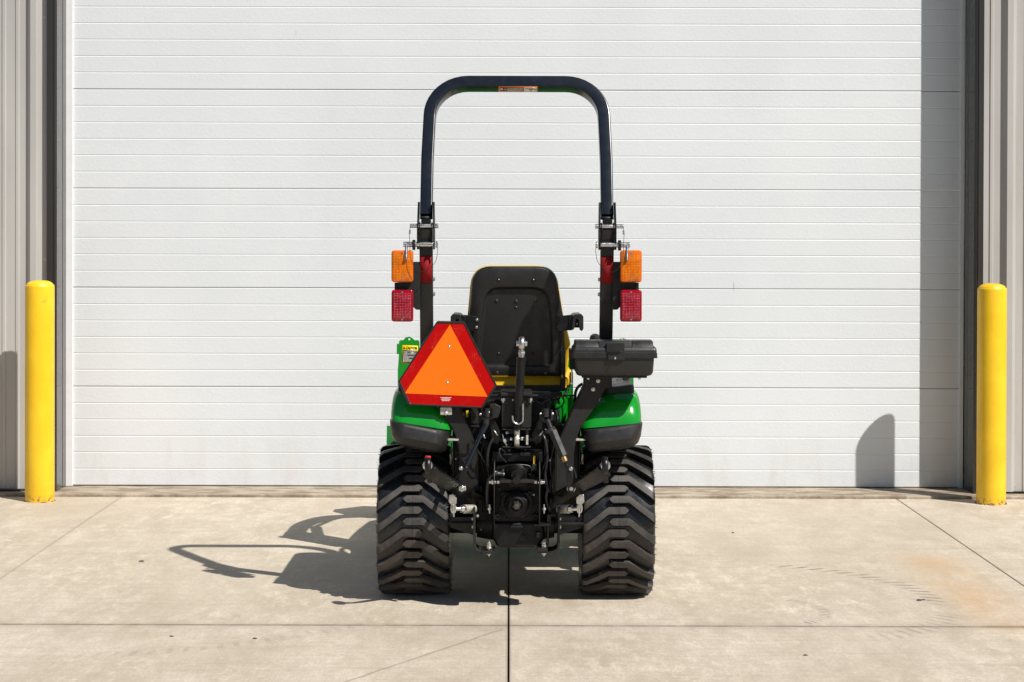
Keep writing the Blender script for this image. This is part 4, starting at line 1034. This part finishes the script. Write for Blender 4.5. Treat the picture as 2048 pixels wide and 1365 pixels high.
MB().cyl(P(1130,922,-4.015), P(1138,942,-4.02), .0085, n=14).done('threaded_rod', 'black_paint', rr_)
MB().poly([P(x,y,-4.03) for x,y in ((1131,935),(1138,932),(1143,950),(1150,978),(1144,990),(1136,984),(1133,960))], (0,.008,0)).done('rod_fork', 'black_paint', rr_, bevel=.002)
MB().poly([P(x,y,-3.99) for x,y in ((1146,934),(1149,936),(1155,956),(1151,958))], (0,.01,0)).done('rod_fork', 'plate', rr_, bevel=.001)
bolt(rr_, P(1142,938,-4.03), (0,-1,0), .006, .006, 'zinc')
MB().tube(spline([P(1082,824,-3.93), P(1082,836,-3.93), P(1088,842,-3.93), P(1098,842,-3.93), P(1103,836,-3.93), P(1103,820,-3.93)], 4), .006, 8).cyl(P(1092,818,-3.95), P(1092,834,-3.95), .012, n=14).done('clevis', 'wire', rr_)
MB().ball(P(1105,828,-3.95), .007).ball(P(1081,828,-3.95), .006).done('grease_nipple', 'zinc', rr_)
# lift arms and rock shaft
MB().cyl(P(996,878,-3.86), P(1072,878,-3.86), .020, n=20).done('rock_shaft', 'black_paint', tr, bevel=.002)
for s in (-1, 1):
    def Q(px, py, Y=-3.90): return P(px if s < 0 else 2066-px, py, Y)
    MB().poly([Q(995,890), Q(1003,870), Q(990,842), Q(982,820), Q(974,822), Q(980,850), Q(984,885)], (0,.03,0)).done('lift_arm', 'cast', tr, bevel=.003)
    MB().cyl(Q(1010,878,-3.90), Q(1020,878,-3.90), .0165, n=20).done('shaft_collar', 'black_paint', tr, bevel=.002)
    MB().cyl(Q(1020,878,-3.905), Q(1024.5,878,-3.905), .0105, n=20).done('ball_sleeve', 'zinc', tr, bevel=.001)
MB().pp(rpoly([(980,812),(990,808),(1002,814),(1000,826),(996,836),(984,838),(981,828)],2,2), -3.92, .05).done('rubber_boot', 'plate', tr, bevel=.003)
# centre mounting plate with bolts
cpn = MB().pp([(1002,794),(1064.5,794),(1063,812),(1062.5,852),(1060,856),(1004,856),(1003,812)], -3.905, .012).done('centre_plate', 'plate', tr, bevel=.002)
MB().pr(1002, 786, 1064, 793, -3.92, -3.7).done('plate_flange', 'plate', cpn, bevel=.003)
for x in (1006.5, 1060.5):
    MB().cyl(P(x,797,-3.915), P(x,802,-3.915), .010, n=6).cyl(P(x,802,-3.915), P(x,806,-3.915), .0055, n=10).done('plate_bolt', 'zinc', cpn, bevel=.0008)
MB().ball(P(1026,800,-3.907), .0045, (1,.6,1)).done('small_rivet', 'zincy', cpn)
MB().pr(1005, 858, 1061, 861, -3.92, -3.80).done('lower_ledge', 'plate', cpn, bevel=.001)
MB().pr(1052, 871, 1056.5, 890, -3.925, -3.88).done('ledge_tab', 'zincy', cpn, bevel=.001)
MB().pr(1052, 858, 1057, 872, -3.92, -3.88).done('ledge_post', 'black_paint', cpn, bevel=.001)
MB().tube(spline([P(1005,869,-3.93), P(1007,877,-3.94), P(1010,884,-3.94), P(1013.5,892,-3.94)], 5), .0028, 8).cyl(P(1008,879,-3.94), P(1011,885,-3.94), .0075, n=8).done('linch_pin', 'zinc', cpn)
# upper link, standing on its lower ball, with hook
tl = empty('upper_link', P(1038,790,-3.93), parent=tr)
yl_ = -3.945
MB().cyl(P(1042.5,717,yl_), P(1034.5,857,yl_), .0178, n=28).cyl(P(1042.6,715,yl_), P(1042.4,719,yl_), .0195, n=28).cyl(P(1034.8,852,yl_), P(1034.4,860,yl_), .015, n=20).done('link_tube', 'black_paint', tl, bevel=.001)
MB().cyl(P(1043,718,yl_), P(1043.2,706,yl_), .0125, n=20).done('threaded_end', 'zinc', tl)
MB().cyl(P(1043,704,yl_), P(1043,709,yl_), .0165, n=6).done('lock_nut', 'zinc', tl, bevel=.0012)
c = P(1043.5, 688, yl_)
mb = MB(); mb.lathe(c-Vector((.0125,0,0)), (1,0,0), [(0,.022),(.003,.028),(.008,.0305),(.017,.0305),(.022,.028),(.025,.022)], 32); mb.cyl(c-Vector((0,0,.026)), P(1043.2,705,yl_), .012, n=16); mb.done('ball_end', 'zinc', tl)
MB().cyl(c-Vector((.0225,0,0)), c+Vector((.0225,0,0)), .0125, n=24).ball(c, .019).done('pivot_ball', 'zinc', tl)
MB().cyl(c+Vector((-.0226,0,0)), c+Vector((-.0228,0,0)), .009, n=20).done('ball_bore', 'stickerblack', tl)
MB().cyl(P(1034,861,yl_+.02), P(1034,872,yl_+.03), .0115, n=18).lathe(P(1033.5,881,yl_+.03)-Vector((.011,0,0)), (1,0,0), [(0,.020),(.003,.026),(.007,.0275),(.015,.0275),(.019,.026),(.022,.020)], 28).done('lower_ball_end', 'zincy', tl)
hk = [(1046,808),(1046,838),(1045,843),(1041,847),(1036,848.5),(1031,847),(1027,843),(1025.5,837),(1025,832)]
MB().tube(spline([P(x, y, yl_-.026) for x, y in hk], 4), .0040, 10).done('hook', 'zinc', tl)
# under-seat ironwork
MB().pr(975, 783, 1120, 800, -3.62, -3.1).done('seat_base', 'black_paint', tr, bevel=.004)
MB().tube(spline([P(960,791,-3.75), P(1060,791,-3.75), P(1110,793,-3.74), P(1150,791,-3.72)], 5), .0035, 8).tube(spline([P(1040,796,-3.74), P(1090,797,-3.74), P(1115,796,-3.73), P(1130,785,-3.6), P(1136,770,-3.6)], 6), .0028, 8).done('control_cable', 'wire', tr)
MB().pr(910, 800, 1000, 1040, -3.72, -3.60).done('rear_frame', 'cast', tr, bevel=.004)
MB().pr(1000, 800, 1098, 940, -3.74, -3.5).done('lift_housing', 'cast', tr, bevel=.01)
MB().pr(1098, 852, 1160, 1035, -3.70, -3.60).done('rear_frame', 'cast', tr, bevel=.004)
MB().pr(985, 905, 1085, 925, -3.90, -3.7).done('cross_member', 'cast', tr, bevel=.004)
MB().pr(1090, 800, 1102, 850, -3.74, -3.70).done('frame_upright', 'plate', tr, bevel=.002)
MB().pr(1098, 846, 1124, 852, -3.74, -3.66).done('frame_ledge', 'plate', tr, bevel=.001)
mb = MB()
for (x0, y0, x1, y1) in ((1112,820,1116,838),(1114,838,1118,848),(1110,848,1122,846)): mb.cyl(P(x0,y0,-3.68), P(x1,y1,-3.68), .0065, n=10)
mb.done('valve_fitting', 'zinc', tr)
MB().pr(942, 815, 957, 848, -3.80, -3.76).done('frame_upright', 'plate', tr, bevel=.002)
MB().pr(932, 823, 937, 835, -3.78, -3.74).done('yellow_cap', 'yellow', tr, bevel=.002)
MB().tube(spline([P(940,853,-3.80), P(957,853,-3.80), P(960,858,-3.80), P(960,872,-3.80)], 4), .003, 8).done('bent_wire', 'wire', tr)
for s in (-1, 1):
    def Q(px, py, Y=-3.80): return P(px if s < 0 else 2066-px, py, Y)
    a = Q(896, 875.5); b = Q(918, 879.5)
    MB().bb(min(a.x,b.x), max(a.x,b.x), -3.86, -3.72, b.z, a.z).done('fender_stay', 'zincy', tr, bevel=.002)
    MB().tube([Q(903,886,-3.74), Q(902,908,-3.74)], .002, 6).done('return_spring_rod', 'green', tr)
    MB().tube([Q(901.5+1.8*math.cos(k*1.6), 908+k*.35, -3.74+.004*math.sin(k*1.6)) for k in range(60)], .0011, 5).done('return_spring', 'zincy', tr)
for (x, y, m) in ((912,918,'zincy'),(952,926,'redplastic'),(951,912,'zincy'),(948,903,'zincy'),(965,921,'yellow'),(949,935,'wire')):
    MB().ball(P(x, y, -3.735), .0045).done('fitting', m, tr)
MB().tube(spline([P(944,882,-3.90), P(955,900,-3.9), P(966,920,-3.9), P(972,932,-3.88)], 5), .003, 8).done('control_rod', 'black_paint', tr)
MB().tube(spline([P(1096,905,-3.9), P(1090,925,-3.9), P(1082,950,-3.92)], 5), .002, 8).done('control_rod', 'black_paint', tr)

random.seed(21)
def hose(pxs, Y, r, m='wire', name='hose'):
    MB().tube(spline([P(x, y, Y+(dy or 0)) for x, y, dy in pxs], 6), r, 10).done(name, m, tx)
hose([(1003,862,0),(990,872,-.03),(978,895,-.04),(975,925,-.03),(978,950,0)], -3.86, .006)
hose([(962,855,0),(968,880,-.02),(962,910,-.02),(968,945,0)], -3.80, .005)
hose([(1078,860,0),(1090,880,-.03),(1094,915,-.02),(1090,950,0),(1096,985,0)], -3.85, .007)
hose([(1104,845,0),(1108,880,-.02),(1100,930,-.02),(1104,975,0)], -3.78, .0045)
hose([(1010,905,0),(1000,898,-.03),(1000,912,-.03),(1012,925,0)], -3.93, .004)
hose([(985,800,0),(970,806,0),(948,803,0),(925,812,0)], -3.74, .006)
hose([(1070,802,0),(1082,808,0),(1094,800,0),(1102,806,0)], -3.76, .005)
hose([(1086,960,0),(1094,975,-.02),(1092,1000,-.02),(1100,1025,0)], -3.92, .006)
for (x0, y0, x1, y1, Y, m) in ((1004,893,1062,897,-3.92,'plate'),(1006,908,1024,912,-3.94,'cast'),(1040,906,1062,914,-3.93,'cast'),(968,880,976,935,-3.82,'cast'),
                               (1087,880,1097,940,-3.80,'cast'),(1098,958,1104,1020,-3.84,'plate'),(957,972,966,1028,-3.84,'cast'),(1100,915,1110,990,-3.78,'cast'),
                               (948,905,955,985,-3.80,'cast'),(1072,1066,1080,1078,-3.97,'cast'),(1020,1052,1046,1058,-3.945,'cast')):
    MB().pr(x0, y0, x1, y1, Y, Y+.06).done('casting_rib', m, tx, bevel=.004)
for (x, y, Y, r) in ((1014,866,-3.90,.006),(1048,866,-3.90,.006),(983,868,-3.93,.006),(1084,868,-3.92,.006),(961,885,-3.88,.005),(972,940,-3.90,.005),(1091,893,-3.87,.006),
                  (1099,922,-3.86,.005),(1006,940,-3.935,.006),(1060,972,-3.93,.006),(998,978,-3.93,.006),(1068,990,-3.935,.0055),(955,1032,-3.93,.006),(1111,1034,-3.93,.006),
                  (1018,902,-3.93,.005),(1050,900,-3.93,.005),(1104,868,-3.86,.005),(962,1060,-3.94,.005)):
    c_ = P(x, y, Y); bolt(tx, c_, (random.uniform(-.3,.3), -1, random.uniform(-.3,.3)), r*.75, .006, random.choice(('pto','black_paint','black_paint','cast','pto','zinc')), washer=random.random() < .3)
for (a, b, Y) in (((987,860),(996,872),-3.95),((1079,872),(1086,862),-3.94),((966,868),(971,878),-3.92),((1095,868),(1090,858),-3.93)):
    MB().cyl(P(*a, Y), P(*b, Y), .0032, n=8).done('spring_pin', 'zinc', tx)
for (x, y, r) in ((1045,1076,.010),):
    mb = MB(); mb.lathe(P(x, y, -3.945), (0,-1,0), [(-.01,r),(.006,r*.95),(.006,r*.6),(.002,r*.55),(.002,.001)], 20); mb.done('plug', 'cast', tx)
